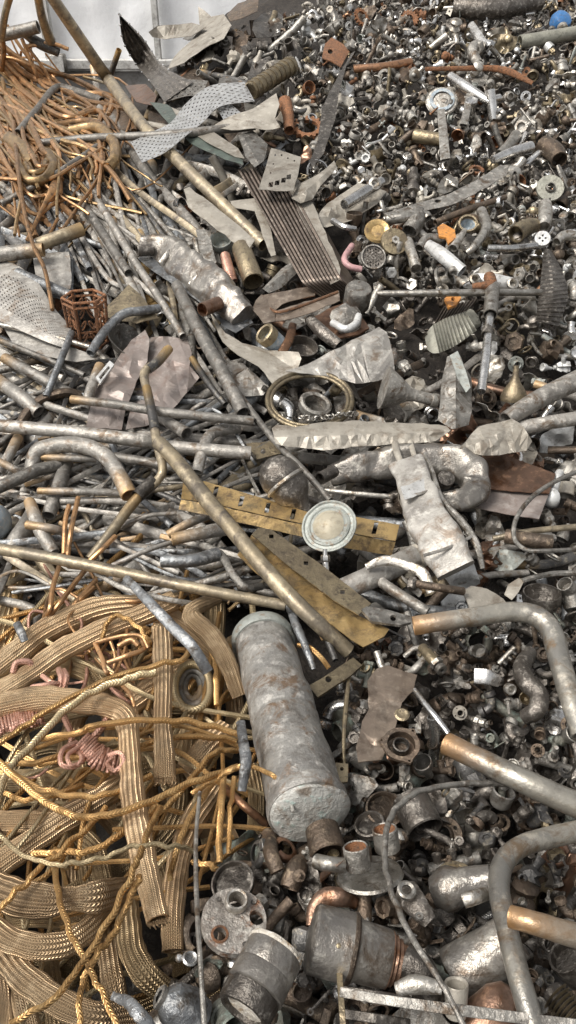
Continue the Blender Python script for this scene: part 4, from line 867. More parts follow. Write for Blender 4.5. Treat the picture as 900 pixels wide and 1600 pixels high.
B('dark golden braid hooking down to the right at the bottom', '198,1404,.16 201,1450,.18 208,1490,.18 232,1526,.17 268,1560,.1', [18, 20, 21, 20, 18], m='braiddark', flat=.7)
B('upright braid ending near the grey vessel', '164,1436,.13 170,1490,.15 176,1530,.15 182,1562,.12', 18)
B('long braid slanting from the cylinder down to the flange disc', '340,1225,.12 304,1280,.15 280,1342,.16 270,1420,.16 270,1486,.12', [18, 19, 18, 19, 17], m='braid')
B('braid falling beside the big cylinder', '340,934,.2 306,950,.25 300,966,.26 326,990,.26 352,1030,.24 374,1088,.16', [10, 13, 15, 16, 15, 11])
B('braid slanting under the dark grey strip', '250,958,.12 290,984,.14 336,1022,.12', 19)
B('braid stub leaning left of the lead strip', '352,1140,.14 322,1170,.16 292,1206,.13', [18, 18, 19])
B('dark braid hanging beside the foot of the cylinder', '394,1200,.08 402,1250,.1 396,1312,.06', 14, m='braiddark')
B('braid crossing level behind the long bent braid', '-14,1284,.1 40,1284,.12 96,1284,.12', 17)
B('upright braid in the bottom left corner', '26,1508,.12 34,1556,.13 48,1612,.1', 17)
B('narrow upright braid right at the bottom left corner edge', '-4,1500,.13 4,1550,.14 10,1612,.1', 12)
B('dark braid lying under the wide twisted braid', '0,1440,.08 60,1432,.1 110,1440,.1 150,1452,.08', 16, m='braiddark')
B('braid ends crossing behind the golden ropes', '120,1300,.08 150,1330,.1 165,1390,.08', 15, m='braiddark')
B('grey braid arching under the copper tangle', '60,1050,.08 100,1040,.12 140,1052,.14 160,1080,.1', 17, m='braiddark')
B('short braid behind the upright folded braid', '300,1046,.08 250,1070,.1 205,1100,.1', 19)
B('upright braid at the bottom edge beside the round braid', '75,1500,.08 82,1545,.1 88,1610,.1', 15, m='braiddark')
B('slim braid hidden behind the copper ropes at the cylinder', '318,1090,.08 300,1130,.1 288,1190,.1', 17, m='braiddark')
def fray(o, x, y, a, w, n, sd, m='braid'):
    rr = random.Random(sd)
    for i in range(n):
        t = (i+.5)/n-.5; dx, dy = math.cos(R(a)), -math.sin(R(a)); sx, sy = -dy, dx; L = rr.uniform(5, 13); b = rr.uniform(-6, 6)
        x0, y0 = x+sx*t*w, y+sy*t*w
        part('strand', ptube(f'{x0-dx*5},{y0-dy*5},.25 {x0+dx*L*.5},{y0+dy*L*.5},.265 {x0+dx*L+sx*b},{y0+dy*L+sy*b},.25', 1.1, n=5, step=3, ends=(0, 0)), m, o)
BR = {o['label']: o for o in COL.objects if o.get('label') and o.name.startswith('copper_braid')}
fray(BR['long braid that runs level then bends down to a frayed end'], 246, 1438, -72, 36, 16, 1)
fray(BR['short upright braid folded over at its top beside the flat coil'], 258, 1218, -85, 34, 14, 2)
cl = root('flat_coil', 'flat grey ribbon coiled up beside the upright folded braid', 'coil', P(300, 1075, .16))
for k, (rx, ry) in enumerate(((28, 36), (21, 28), (14, 20))):
    c = [(301+rx*math.cos(a*math.pi/10), 1074+ry*math.sin(a*math.pi/10), .17-.025*k) for a in range(21)]
    part('turn', ptube(c, 6.5, n=10, step=3, flat=.9, ends=(0, 0)), 'greypipe' if k else 'ropeolive', cl)
RP('golden rope rising from the left edge to the dark grey strip', '-10,1166,.3 40,1134,.31 75,1110,.32 165,1063,.33 250,1038,.33 286,1030,.31 300,1006,.28', 6)
RP('golden rope pair arching level over the long bent braid', '60,1152,.30 120,1146,.33 150,1133,.345 240,1125,.35 310,1130,.32 376,1148,.28', 6.5)
RP('olive rope diving from the golden rope down to the left edge', '244,1050,.34 200,1060,.345 150,1078,.34 100,1112,.33 50,1164,.31 12,1204,.3 -4,1250,.28', 8, m='ropeolive')
RP('thick golden rope sagging from the left edge up to the lead strip', '-10,1184,.33 40,1228,.35 85,1262,.36 135,1277,.365 190,1268,.37 250,1246,.36 300,1222,.34 372,1200,.3', 7.5)
RP('golden rope sagging under the pink wire hank', '16,1206,.28 67,1234,.3 127,1244,.31 183,1238,.31 236,1212,.28', 6.5)
RP('golden rope crossing onto the big cylinder with a frayed tip', '300,1240,.28 340,1216,.31 372,1198,.33 395,1198,.34 430,1214,.33 464,1234,.32 485,1247,.3', [5, 5.5, 5.5, 5, 5, 6, 7])
RP('long golden rope slanting up from the bottom left corner', '14,1600,.28 80,1564,.31 118,1518,.32 160,1455,.34 200,1380,.37 216,1340,.38 232,1300,.37 250,1262,.34', 7)
RP('golden rope running beside the long slanting rope', '128,1530,.28 150,1496,.31 180,1452,.32 205,1400,.35 218,1368,.36', 7)
RP('golden rope end hanging down at the bottom edge', '133,1524,.28 124,1560,.28 125,1612,.26', 6.5)
RP('golden rope running from the twisted braid to the bottom edge', '87,1326,.26 88,1380,.29 103,1440,.3 133,1500,.3 157,1546,.3 184,1606,.28', 6.5)
RP('slim olive rope sagging over the long bent braid', '-8,1296,.3 27,1330,.32 67,1347,.34 110,1350,.35 160,1340,.36 213,1322,.38 267,1321,.37 305,1330,.32', 5.2, m='ropeolive')
RP('golden rope crossing the straight slanting braid', '50,1334,.24 100,1331,.27 143,1329,.28 197,1298,.28 246,1258,.26', 7)
RP('golden rope slanting from the left edge past the twisted braid', '-8,1426,.28 30,1390,.31 70,1350,.32 130,1300,.3 165,1262,.28', 6.5)
RP('golden rope hanging from the lead strip', '350,1206,.24 345,1270,.25 342,1348,.18', 7)
RP('golden rope hanging nearest to the cylinder foot', '366,1214,.22 360,1270,.23 357,1334,.18', 5.5)
RP('golden rope slanting down to the long slanting braid', '338,1216,.26 300,1272,.28 276,1330,.27 264,1376,.22', 6.5)
RP('golden rope looped behind the thin upright rod', '300,1348,.2 330,1352,.22 346,1366,.18', 6)
RP('golden rope below the arching rope pair', '60,1195,.2 130,1180,.24 210,1168,.24 290,1150,.24 370,1158,.2', 6)
RP('golden rope crossing right below the upright braid', '226,1290,.24 280,1240,.26 330,1180,.25 372,1172,.22', 6)
RP('golden rope beside the cylinder near the flat coil', '330,1010,.18 338,1050,.2 338,1100,.18', 6)
RP('golden rope level at the left edge under the pink strands', '-10,1196,.24 60,1190,.26 120,1172,.24', 6)
RP('golden rope at the left edge above the sagging rope', '-10,1232,.22 40,1250,.24 90,1240,.24 130,1226,.22', 6)
RP('golden rope loop above the copper tangle', '160,1000,.26 166,975,.28 185,962,.3 210,975,.3 230,998,.3 236,1010,.26', 5)
for lb, s in (('upright copper wire crossing above the long brass pole', '122,778,.28 116,805,.30 110,835,.3 106,868,.24'), ('copper wire beside the upright crossing wire', '108,790,.27 102,815,.28 100,866,.24'),
              ('copper wire curling below the long brass pole', '92,886,.24 82,920,.26 78,950,.26 70,965,.2'), ('copper rope fanning out below the long brass pole', '132,892,.24 110,920,.26 92,944,.26 72,970,.2'),
              ('coppery twisted rope leaning on the kinked pipe', '180,838,.26 160,858,.27 138,878,.24'), ('short copper rope stub below the brass pole', '146,918,.2 126,936,.22 106,956,.18'),
              ('copper wire fanning under the brass pole nearest the strip', '150,906,.2 120,940,.22 96,968,.18'), ('copper wire lying level under the strips', '160,934,.16 210,940,.18 250,930,.16')):
    T('copper_wire', lb, 'wire', 'wirecopper', s, 4, n=8, ends=(0, 0), group='copper wires around the brass pole')
ps = root('pink_wire_hank', 'hank of fine pink copper strands wound into a knot', 'wire hank', P(150, 1180, .25))
part('winding', helix('126,1158,.24 142,1172,.26 158,1186,.26 190,1192,.24', 17, 15, 2.6), 'pinkwire', ps)
part('loop', ptube('120,1160,.26 98,1172,.28 96,1194,.28 116,1198,.28 128,1186,.28 122,1170,.26', 4, n=8, ends=(0, 0)), 'pinkwire', ps)
part('loop', ptube('126,1166,.27 106,1180,.29 112,1196,.29 130,1190,.27', 3.5, n=8, ends=(0, 0)), 'pinkwire', ps)
part('loop', ptube('170,1180,.3 186,1176,.32 194,1190,.32 180,1204,.31 168,1194,.3 176,1184,.3', 3.5, n=8, ends=(0, 0)), 'pinkwire', ps)
part('tail', ptube('128,1168,.22 150,1148,.24 172,1118,.24', 6, n=8, ends=(0, 0)), 'pinkwire', ps)
part('tail', ptube('74,1202,.26 56,1214,.27 34,1216,.24', 2, n=6, ends=(0, 0)), 'pinkwire', ps)
part('tail', ptube('106,1176,.2 112,1150,.2 100,1120,.2', 5, n=8, ends=(0, 0)), 'pinkwire', ps)
thing('pink_wire_hank', 'pink strands wound along the left edge under the level braid', 'wire hank', helix('-8,1136,.18 20,1128,.22 40,1124,.22 66,1118,.2', 13, 16, 2.4), 'pinkwire')
pk = root('pink_wire_twist', 'loose pink strands knotted above the level braid', 'wire hank', P(90, 1070, .25))
for s, r in (('20,1052,.24 26,1036,.26 44,1034,.26 52,1042,.24', 5), ('50,1074,.26 76,1070,.28 98,1068,.26', 4.5), ('92,1046,.25 96,1060,.27 92,1088,.24', 5), ('100,1048,.25 104,1060,.27 98,1084,.24', 4.5), ('66,1056,.25 80,1066,.27 96,1070,.26', 4)):
    part('strand', ptube(s, r, n=8, ends=(0, 0)), 'pinkwire', pk)
tg = root('copper_tangle', 'tangle of bright orange copper strips inside the golden rope loop', 'wire tangle', P(190, 1020, .25))
for s, r in (('148,1004,.26 160,1030,.28 166,1050,.28 178,1056,.24', 3.5), ('150,1004,.27 190,994,.3 220,994,.3 232,1012,.28', 3.5), ('168,1036,.28 200,1024,.3 224,1014,.28 222,996,.27', 4), ('185,1010,.29 205,1000,.31 216,1008,.3', 4.5), ('172,1000,.28 180,1024,.26 178,1046,.24', 2.6), ('190,1070,.24 204,1086,.26 210,1104,.24', 3)):
    part('strip', ptube(s, r, n=8, flat=.5, ends=(0, 0)), 'wirecopper', tg)
T('lead_strip', 'bluish grey soft lead strip standing beside the big cylinder', 'strip', 'bluegrey', '376,1128,.34 380,1160,.36 384,1190,.36 378,1236,.3', [7, 8, 9, 7], flat=.5, dent=.12, step=8)
T('strip', 'small bluish strip end standing left in the braids', 'strip', 'bluegrey', '26,974,.24 33,988,.26 39,1002,.24', [6, 6.5, 6], flat=.5)
T('rod', 'thin grey rod standing upright between braids and flange disc', 'rod', 'grey', '312,1238,.32 306,1320,.35 308,1420,.36 313,1500,.36 320,1612,.32', [3, 3.5, 4, 4, 4.5], n=8)
T('copper_pipe', 'pinkish copper tube diving from the ropes to the dark pots', 'pipe', 'copper', '352,1232,.2 380,1258,.22 416,1288,.16', 6.5, tip0=False)
# ================================================================== big cylinder
cy = root('metal_cylinder', 'large blotched grey metal cylinder with a verdigris rim standing out of the pile', 'cylinder', P(455, 1130, .2))
pa, pb = P(410, 997, .17), P(482, 1268, .26)
N_ = 60; path = [pa.lerp(pb, i/N_) for i in range(N_+1)]
rad = [.079+.003*mnoise.noise((i*.13, 1, 1)) for i in range(N_+1)]; rad = [q*(.955 if i in (33, 34) else 1) for i, q in enumerate(rad)]
part('shell', tubemb(path, rad, n=64, ends=(0, 0), dent=.07, fac=.06, fsc=9, seed=3), 'tank', cy, 60)
V0c = (CAM-pa).normalized(); sdc = V0c.cross((pb-pa).normalized()).normalized()
part('weld_seam', tubemb([pa.lerp(pb, i/20)+V0c*.071-sdc*.028+V0c*.002*mnoise.noise((i*.9, 0, 0)) for i in range(1, 20)], [.0035+.001*mnoise.noise((i*1.3, 2, 0)) for i in range(19)], n=8, ends=(0, 0)), 'tank', cy)
axd = (pb-pa).normalized()
part('top_rim', tubemb([pa-axd*.012, pa-axd*.004, pa+axd*.02, pa+axd*.034], [.074, .082, .0845, .081], n=48, ends=(0, 0), dent=.03, seed=3), 'verdigris', cy)
part('foot_seam', tubemb([pb-axd*.03, pb-axd*.02, pb-axd*.006, pb+axd*.002], [.0795, .0815, .0815, .079], n=48, ends=(0, 0), dent=.03, seed=3), 'tank', cy)
part('foot_cap', tubemb([pb, pb+axd*.008, pb+axd*.013], [.078, .072, .05], n=40, ends=(0, 0), dent=.16, seed=8), 'palecap', cy)
MASK.append(pts2('366,1000 400,968 450,972 540,1250 520,1295 440,1308'))
# ================================================================== lower right
def coat(s): return s
T('bent_pipe', 'large tan grey pipe bending over the dark fittings, brass mouth at the upper end', 'pipe', 'bendpipe', '646,978,.36 690,971,.38 740,964,.39 800,956,.39 836,962,.39 860,984,.38 874,1030,.36 890,1085,.34 910,1150,.3', [15, 15, 15.2, 15.5, 16.5, 17, 17, 17, 17], n=24, step=8, dent=.05)
T('bent_pipe', 'straight large pipe with copper mouth lying across the dark fittings', 'pipe', 'bendpipe', '698,1162,.36 760,1192,.38 830,1226,.38 920,1266,.34', [17.5, 18, 19, 20], n=24, step=10, dent=.05)
T('bent_pipe', 'large tan pipe bending down at the lower right corner', 'pipe', 'bendpipe', '920,1296,.34 860,1308,.36 812,1324,.38 786,1350,.38 780,1390,.38 792,1450,.37 812,1530,.35 838,1620,.3', [16, 16, 16, 16.5, 16.5, 17, 18, 19], n=24, step=8, tip0=False, dent=.05)
T('bent_pipe', 'short pipe end with copper mouth sticking out over the bent corner pipe', 'pipe', 'bendpipe', '798,1432,.44 840,1444,.45 920,1468,.42', [17, 17.5, 19], n=24, step=8, dent=.05)
T('cable', 'long thin grey cable arching down across the dark fittings', 'cable', 'grey', '860,1222,.3 780,1224,.34 710,1226,.38 655,1237,.40 620,1262,.41 604,1296,.42 602,1345,.42 614,1400,.42 642,1462,.42 690,1538,.4 730,1612,.36', 4.8, n=9, step=8, ends=(0, 0), wob=.003)
fd = root('flange_disc', 'heavy round rusty flange disc with three holes and one raised collar', 'flange', P(366, 1440, .25))
Mf_ = frame(366, 1437, .28, 78, 62)
fdd = part('disc', plate2d(circ(0, 0, 51, 40), 15, [circ(3, -24, 13, 20), circ(-34, -12, 12, 18), circ(17, 27, 11.5, 18)]).xf(Mf_), 'rustcast', fd)
part('collar', lathe([(13, -2), (18, -2), (18, 9), (16.5, 11), (13, 10), (13, -12)], 24, 0, 0).xf(Mf_ @ Matrix.Translation((3, -24, 6))), 'silver', fd)
part('rust_bed', lathe([(9, 0), (12.5, .3), (12, 1.5), (9, 1.2)], 18, 0, 0).xf(Mf_ @ Matrix.Translation((17, 27, 0)) @ Matrix.Scale(1.12, 4)), 'rust', fdd)
for a, r_ in ((2.2, 41), (4.1, 42), (5.6, 40)): part('bolt_hole', lathe([(2, -.5), (4.5, .3), (4.2, 1.6), (2, 1.0)], 12, 0, 0).xf(Mf_ @ Matrix.Translation((r_*math.cos(a), r_*math.sin(a), .4))), 'gunmetal', fdd)
tc_ = root('threaded_coupling', 'thick stepped grey coupling with crusted white mouth beside the flange disc', 'coupling', P(405, 1530, .3))
Mt = frame(425, 1496, .34, -121, 20)
part('body', lathe([(36, -12), (44, -12), (46, -4), (46, 22), (45, 24), (46, 26), (46, 54), (43, 56)], 36, wav=.03).xf(Mt), 'burntbox', tc_)
part('rim', lathe([(38, -17), (45, -16), (46.5, -11), (44, -8)], 36, 1, 0, wav=.06).xf(Mt), 'scale', tc_)
part('mouth', lathe([(42, 55), (44, 57), (43, 84), (41, 88), (34, 88), (33, 84), (33, 78)], 10, 0, 0, wav=.03).xf(Mt), 'gunmetal', tc_)
part('white_crust', lathe([(34, 80), (26, 82), (12, 78), (1, 80)], 26, 0, 1, wav=.2).xf(Mt), 'scale', tc_)
vb = root('brass_valve', 'large scorched brass valve body lying on its side with an elbow outlet', 'valve', P(570, 1490, .3))
Mv = frame(505, 1470, .3, -14, -8)
brl = part('barrel', lathe([(20, -22), (46, -20), (50, -16), (51, 40), (52, 44), (48, 50), (44, 56), (43, 98), (41, 104)], 40, wav=.03).xf(Mv), 'burntbox', vb)
part('neck', lathe([(41, 100), (41, 106), (36, 109), (37, 113), (32, 116), (33, 121), (27, 124), (26, 150)], 32, 0, 1, wav=.02).xf(Mv), 'copperbrown', vb)
part('elbow', ptube('636,1504,.31 655,1512,.31 664,1530,.29 667,1556,.24', [26, 24, 23, 22], n=18, step=5), 'gunmetal', vb)
part('rib', lathe([(51, 40), (53, 42), (53, 46), (50, 49)], 40, 0, 0).xf(Mv), 'brown', brl)
part('screw', lathe([(4, 0), (4, 2), (2, 3)], 8).xf(frame(529, 1478, .39, 60, 75)), 'dullbrass', brl)
T('copper_scroll', 'curled scorched copper sheet behind the scorched valve body', 'sheet metal', 'copperbrown', '488,1448,.2 494,1420,.22 512,1402,.24 540,1404,.24 556,1412,.2', [10, 14, 15, 13, 9], flat=.5, ends=(0, 0))
ns = root('twin_cup_plate', 'oval plate carrying two short silver cups with orange insides', 'fitting', P(580, 1360, .25))
Mp = frame(578, 1368, .26, 96, 30)
part('plate', lathe([(20, -3), (50, -3), (53, 0), (50, 4), (20, 5)], 32, wav=.04).xf(Mp), 'silver', ns)
for (x, y, h) in ((560, 1356, 34), (606, 1328, 34)):
    Mc = frame(x, y, .3, 97, 28)
    cu_ = part('cup', lathe([(19, 0), (20, 2), (20, h), (18.5, h+1.5), (17, h)], 24, 1, 0, wav=.03).xf(Mc), 'grey', ns)
    part('lining', lathe([(17, h), (16.6, h-14), (15, h-16), (1, h-16)], 24, 0, 1).xf(Mc), 'rust', cu_)
T('nipple', 'short silver pipe nipple lying beside the twin cup plate', 'pipe', 'silver', '494,1346,.32 515,1350,.33 536,1352,.32', 11.5, tip0=False)
LT('pot', 'dark round pot opening toward the twin cup plate', 'pot', 'brown', 510, 1322, -75, 30, [(20, -34), (27, -30), (29, 14), (27, 16), (25, 12), (23, -22), (3, -26)], l=.22)
for k, (x, y, r, a, t, m, lb) in enumerate(((601, 1266, 30, 80, 60, 'brown', 'big thin brown ring right of the cylinder foot'), (578, 1290, 24, 110, 50, 'gunmetal', 'dark ring under the big thin brown ring'), (364, 1380, 34, 120, 60, 'gunmetal', 'thin dark hoop behind the flange disc'))):
    LT('ring', lb, 'ring', m, x, y, a, t, [(r-4, -4), (r, -5), (r, 5), (r-3, 6), (r-4, 4), (r-4, -4)], l=.2, n=36)
LT('sleeve', 'dark wide sleeve lying open beside the thin brown ring', 'sleeve', 'gunmetal', 655, 1278, -65, 25, [(24, -34), (30, -34), (30, 20), (28, 22), (26, 18), (25, -10), (2, -12)], l=.22)
le = root('lever', 'thick dark lever with a ringed eye below the twin cup plate', 'lever', P(650, 1410, .25))
part('arm', ptube('634,1390,.28 650,1414,.3 672,1440,.28', [19, 19, 12], n=16, flat=.5, ends=(0, 0)), 'gunmetal', le)
part('eye', lathe([(8, -2), (15, -2), (15, 4), (12, 6), (8, 4), (8, -2)], 24, 0, 0).xf(frame(635, 1392, .33, 70, 60)), 'silver', le)
part('boss', lathe([(3, 0), (7, 0), (6, 3), (3, 3)], 16, 0, 0).xf(frame(655, 1432, .33, 70, 60)), 'grey', le)
pt = root('peg', 'smooth grey peg shaped casting with a flat tube end', 'casting', P(715, 1390, .2))
part('body', lathe([(8, -30), (22, -26), (32, -10), (33, 4), (26, 22), (22, 50), (20, 70), (17, 72)], 28, wav=.08).xf(frame(702, 1388, .26, 12, 12)), 'burntbox', pt)
part('tube_end', ptube('724,1408,.37 742,1402,.38 760,1396,.36', [11, 11, 10], n=14, flat=.8), 'silver', pt)
LT('brass_ring', 'golden brass ring cap behind the peg shaped casting', 'ring', 'dullbrass', 712, 1366, 85, 40, [(18, -6), (26, -5), (27, 2), (24, 5), (17, 5), (16, 0), (4, -3)], l=.2)
wf = root('flange_casting', 'brown plate with a three lobed flange and central ring below the golden foot', 'plate', P(615, 1120, .2))
part('plate', sheetmb('574,1066 588,1046 606,1041 652,1056 646,1080 628,1098 622,1122 612,1160 596,1188 560,1192 556,1168 566,1128 576,1110', l=.26, seed=141, crumple=.012), 'tanplate', wf)
Mg = frame(627, 1162, .29, 80, 58)
lob = []
for i in range(48):
    a = 2*math.pi*i/48; lob.append(((29+6*max(0, math.cos(3*a))**6)*math.cos(a), (29+6*max(0, math.cos(3*a))**6)*math.sin(a)))
part('flange', plate2d(lob, 6, [circ(0, 0, 22, 28)]+[circ(31*math.cos(k*2*math.pi/3), 31*math.sin(k*2*math.pi/3), 2.2, 8) for k in range(3)]).xf(Mg), 'brown', wf)
part('inner_ring', lathe([(10, -14), (13, -14), (13, -2), (11, -1), (10, -3)], 24, 0, 0).xf(Mg), 'gunmetal', wf); part('seat', lathe([(22, -5), (22, -16), (2, -18)], 24, 0, 1).xf(Mg), 'brown', wf)
part('button', lathe([(5, 0), (11, 0), (12, 3), (9, 5), (6, 4), (2, 4)], 20).xf(frame(628, 1118, .3, 80, 55)), 'dullbrass', wf)
S('hole_strip', 'flat dull brass strip with a round hole lying below the golden foot', 'strip', 'dullbrass', '482,1074 500,1064 552,1030 566,1042 548,1058 496,1092', l=.22, th=.006, holes=[circ(513, 1064, 5)], crumple=.004, rough=.4)
T('rod', 'thin brass rod standing beside the brown flange plate', 'rod', 'dullbrass', '546,1052,.2 540,1110,.22 537,1160,.22 538,1194,.2', [3, 4, 3, 2.5], n=8)
S('tag', 'little brass tag with a hole at the foot of the thin brass rod', 'tag', 'dullbrass', '524,1194 544,1196 543,1224 526,1226', l=.23, th=.005, holes=[circ(534, 1204, 3)], crumple=0, rough=.3)
T('strip', 'bluish grey knobbly strip standing right of the cylinder top', 'strip', 'bluegrey', '452,948,.22 464,980,.24 478,1012,.24 490,1046,.2', [6, 7, 6, 5], dent=.3, ends=(0, 0))
T('rod', 'brown grey rod under the golden foot', 'rod', 'darkpipe', '494,952,.2 508,990,.22 524,1032,.2', 5, tip0=False)
T('copper_wire', 'small golden wire arch right of the cylinder top', 'wire', 'rope', '466,1008,.2 484,1012,.22 502,1028,.22 514,1044,.2', 4, n=8)
bo = root('bolt', 'large hexagon headed bolt under the crushed duct', 'bolt', P(660, 916, .3))
part('head', lathe([(8, -6), (11, -4), (11, 4), (8, 6)], 6).xf(frame(645, 912, .33, -5, 25)), 'gunmetal', bo); part('shank', ptube('650,912,.33 690,919,.33 724,924,.3', 6.5, n=12), 'brown', bo)
T('strip', 'twisted silver strip under the crushed duct', 'strip', 'silver', '572,886,.26 600,876,.28 630,882,.28 660,896,.28 674,926,.24', [5, 8, 7, 9, 7], flat=.3)
T('pipe', 'flattened pale grey pipe behind the lever plate', 'pipe', 'crumple', '528,924,.18 580,902,.2 650,868,.18', [17, 18, 17], flat=.6)
T('pipe', 'slim grey pipe slanting under the hexagon bolt', 'pipe', 'greypipe', '576,896,.17 620,926,.2 668,956,.18', 8.5, tip0=False)
LT('pot', 'dark shiny bowl near the second cable loop', 'pot', 'gunmetal', 846, 936, 82, 30, [(10, -22), (24, -16), (30, 0), (29, 12), (27, 12), (26, 0), (16, -12), (3, -14)], l=.2)
T('pipe_offcut', 'pale tube end facing out right of the dark shiny bowl', 'pipe', 'grey', '882,912,.27 892,926,.22 898,950,.18', [13, 13, 14])
T('pipe_offcut', 'copper ended tube lying under the copper sheet', 'pipe', 'brown', '862,848,.22 830,844,.22 790,838,.2', [12, 12, 12])
T('rod', 'tan bar lying below the copper sheet', 'rod', 'tanpipe', '770,842,.16 830,830,.2 915,822,.2', 5, tip0=False)
S('plate', 'tan rounded plate end behind the large bent pipe', 'plate', 'beige', '722,926 736,918 760,922 786,938 800,956 770,962 735,956', l=.26, th=.006, crumple=.006)
vf = root('brass_cock', 'brass and silver gas cock with hexagon nuts below the large bent pipe', 'valve', P(675, 1030, .25))
part('body', ptube('660,1012,.26 672,1026,.27 686,1042,.27', [8, 9, 8], n=14), 'dullbrass', vf); part('nut', lathe([(9, -4), (11, -3), (11, 4), (9, 5)], 6).xf(frame(682, 1036, .28, -50, 25)), 'silver', vf)
part('mouth', lathe([(8, 0), (9, 2), (9, 9), (6, 10), (3, 9), (3, 2)], 16).xf(frame(686, 1042, .28, -50, 35)), 'silver', vf); part('tail', ptube('664,1028,.25 650,1044,.25 638,1052,.22', [5, 6, 5], n=12), 'grey', vf); part('spindle', ptube('660,1012,.26 646,1014,.25 632,1026,.22', [5, 4, 4], n=10), 'grey', vf)
ht = root('chrome_square', 'bright chrome square plate with a round stub among the dark fittings', 'fitting', P(755, 1060, .25))
part('plate', ptube('742,1056,.27 762,1058,.28 780,1066,.26', [12, 12, 8], n=12, sq=5, flat=.4), 'chrome', ht); part('stub', lathe([(4, -6), (8, -5), (9, 6), (7, 7), (5, 6), (4, 0)], 18).xf(frame(796, 1076, .28, -30, 55)), 'silver', ht)
T('pipe_elbow', 'thick dark s shaped elbow right of the chrome square plate', 'pipe fitting', 'gunmetal', '828,1020,.22 816,1042,.25 822,1064,.26 842,1086,.26 838,1110,.24 820,1120,.2', [11, 14, 15, 15, 14, 12], n=16)
T('chrome_rod', 'thin chrome rod with a collar leading to the copper mouthed pipe', 'rod', 'chrome', '648,1078,.26 664,1100,.28 680,1120,.28 700,1146,.26', [4, 5, 5.5, 5], n=10)
T('flat_bar', 'long thin grey flat bar along the bottom edge', 'bar', 'grey', '532,1550,.32 600,1562,.34 700,1576,.34 920,1604,.32', [7, 7, 8, 8], flat=.35, sq=4)
la = root('ladder_bracket', 'brass edged ladder like bracket at the bottom edge', 'bracket', P(570, 1570, .25))
part('upright', ptube('530,1512,.28 533,1560,.3 537,1616,.28', 5, n=8, sq=4, flat=.5), 'dullbrass', la)
for y in (1552, 1588): part('rung', ptube(f'537,{y-4},.26 590,{y+4},.27 640,{y+12},.24', 7, n=8, sq=4, flat=.35), 'gunmetal', la)
LT('pipe_reducer', 'large grey cone shaped reducer behind the bent corner pipe', 'reducer', 'burntbox', 752, 1502, 32, 8, [(30, -50), (46, -46), (48, -38), (44, -10), (38, 30), (36, 66)], l=.2, n=36)
LT('pipe_reducer', 'copper coloured cone at the bottom edge under the bent corner pipe', 'reducer', 'copperbrown', 775, 1576, 48, 12, [(40, -50), (40, -20), (30, 18), (16, 36), (3, 40)], l=.22, n=32)
T('tap_lever', 'pale grey worn tap lever above the grey flat bar', 'lever', 'silver', '620,1546,.3 650,1538,.32 690,1544,.32', [10, 14, 9], ends=(0, 0), flat=.7)
LT('cup', 'beige hollow cup above the grey flat bar', 'cup', 'beige', 713, 1548, 82, 30, [(14, -40), (16, -38), (19, 10), (18, 12), (15, 9), (12, -30), (2, -30)], l=.28)
T('pipe_offcut', 'grey ringed pipe mouth at the right edge below the short pipe end', 'pipe', 'gunmetal', '882,1494,.24 890,1504,.22 905,1520,.18', [27, 27, 27], n=22)
sp = root('bellows', 'brass ribbed bellows at the lower right corner', 'bellows', P(885, 1580, .2))
for k in range(9): part('rib', lathe([(18, -2), (25, 0), (18, 2)], 24, 0, 0).xf(frame(868+k*5, 1556+k*6, .24, -50, 10)), 'dullbrass', sp)
part('core', ptube('864,1550,.23 912,1608,.23', 18, n=18, step=4), 'gunmetal', sp)
gv = root('vessel', 'grey torn vessel with a jagged opening at the bottom edge', 'vessel', P(280, 1572, .2))
part('body', lathe([(10, -40), (30, -30), (36, 0), (30, 30), (14, 44), (10, 46), (9, 40), (14, 20), (8, -10)], 28, wav=.12).xf(frame(290, 1580, .22, 155, 20)), 'bluegrey', gv)
part('collar', lathe([(9, 38), (15, 40), (16, 50), (13, 52), (9, 50)], 22, 0, 0, wav=.2).xf(frame(290, 1580, .22, 155, 20)), 'grey', gv)
T('strip', 'dark grey crushed tube lying at the bottom edge below the braids', 'strip', 'bluegrey', '176,1556,.24 200,1566,.26 222,1590,.26 240,1616,.22', [6, 9, 11, 11], flat=.5, dent=.2)
LT('chrome_ring', 'bright chrome ring eye beside the thin upright rod', 'ring', 'chrome', 297, 1498, 70, 62, [(8, -2), (12, -2), (12.5, 2), (10, 4), (8, 2), (8, -2)], l=.24)
LT('knob', 'tiny chrome ball knob beside the chrome ring eye', 'knob', 'chrome', 280, 1497, 30, 20, [(2, -6), (5, -4), (6.5, 0), (5, 4), (2, 6)], l=.24)
S('flat_bar', 'crushed copper brown sheet between the dark pot and the braids', 'sheet metal', 'brown', '372,1346 418,1348 420,1376 404,1400 376,1390', l=.12)
T('pipe_offcut', 'dull tube with an open end hanging near the cylinder foot', 'pipe', 'brown', '434,1362,.2 424,1336,.22 420,1306,.18', [12, 12, 13])
T('conduit', 'brown stub tube pointing up below the cylinder foot', 'pipe', 'brown', '452,1388,.16 460,1364,.18 468,1350,.16', [15, 17, 15])
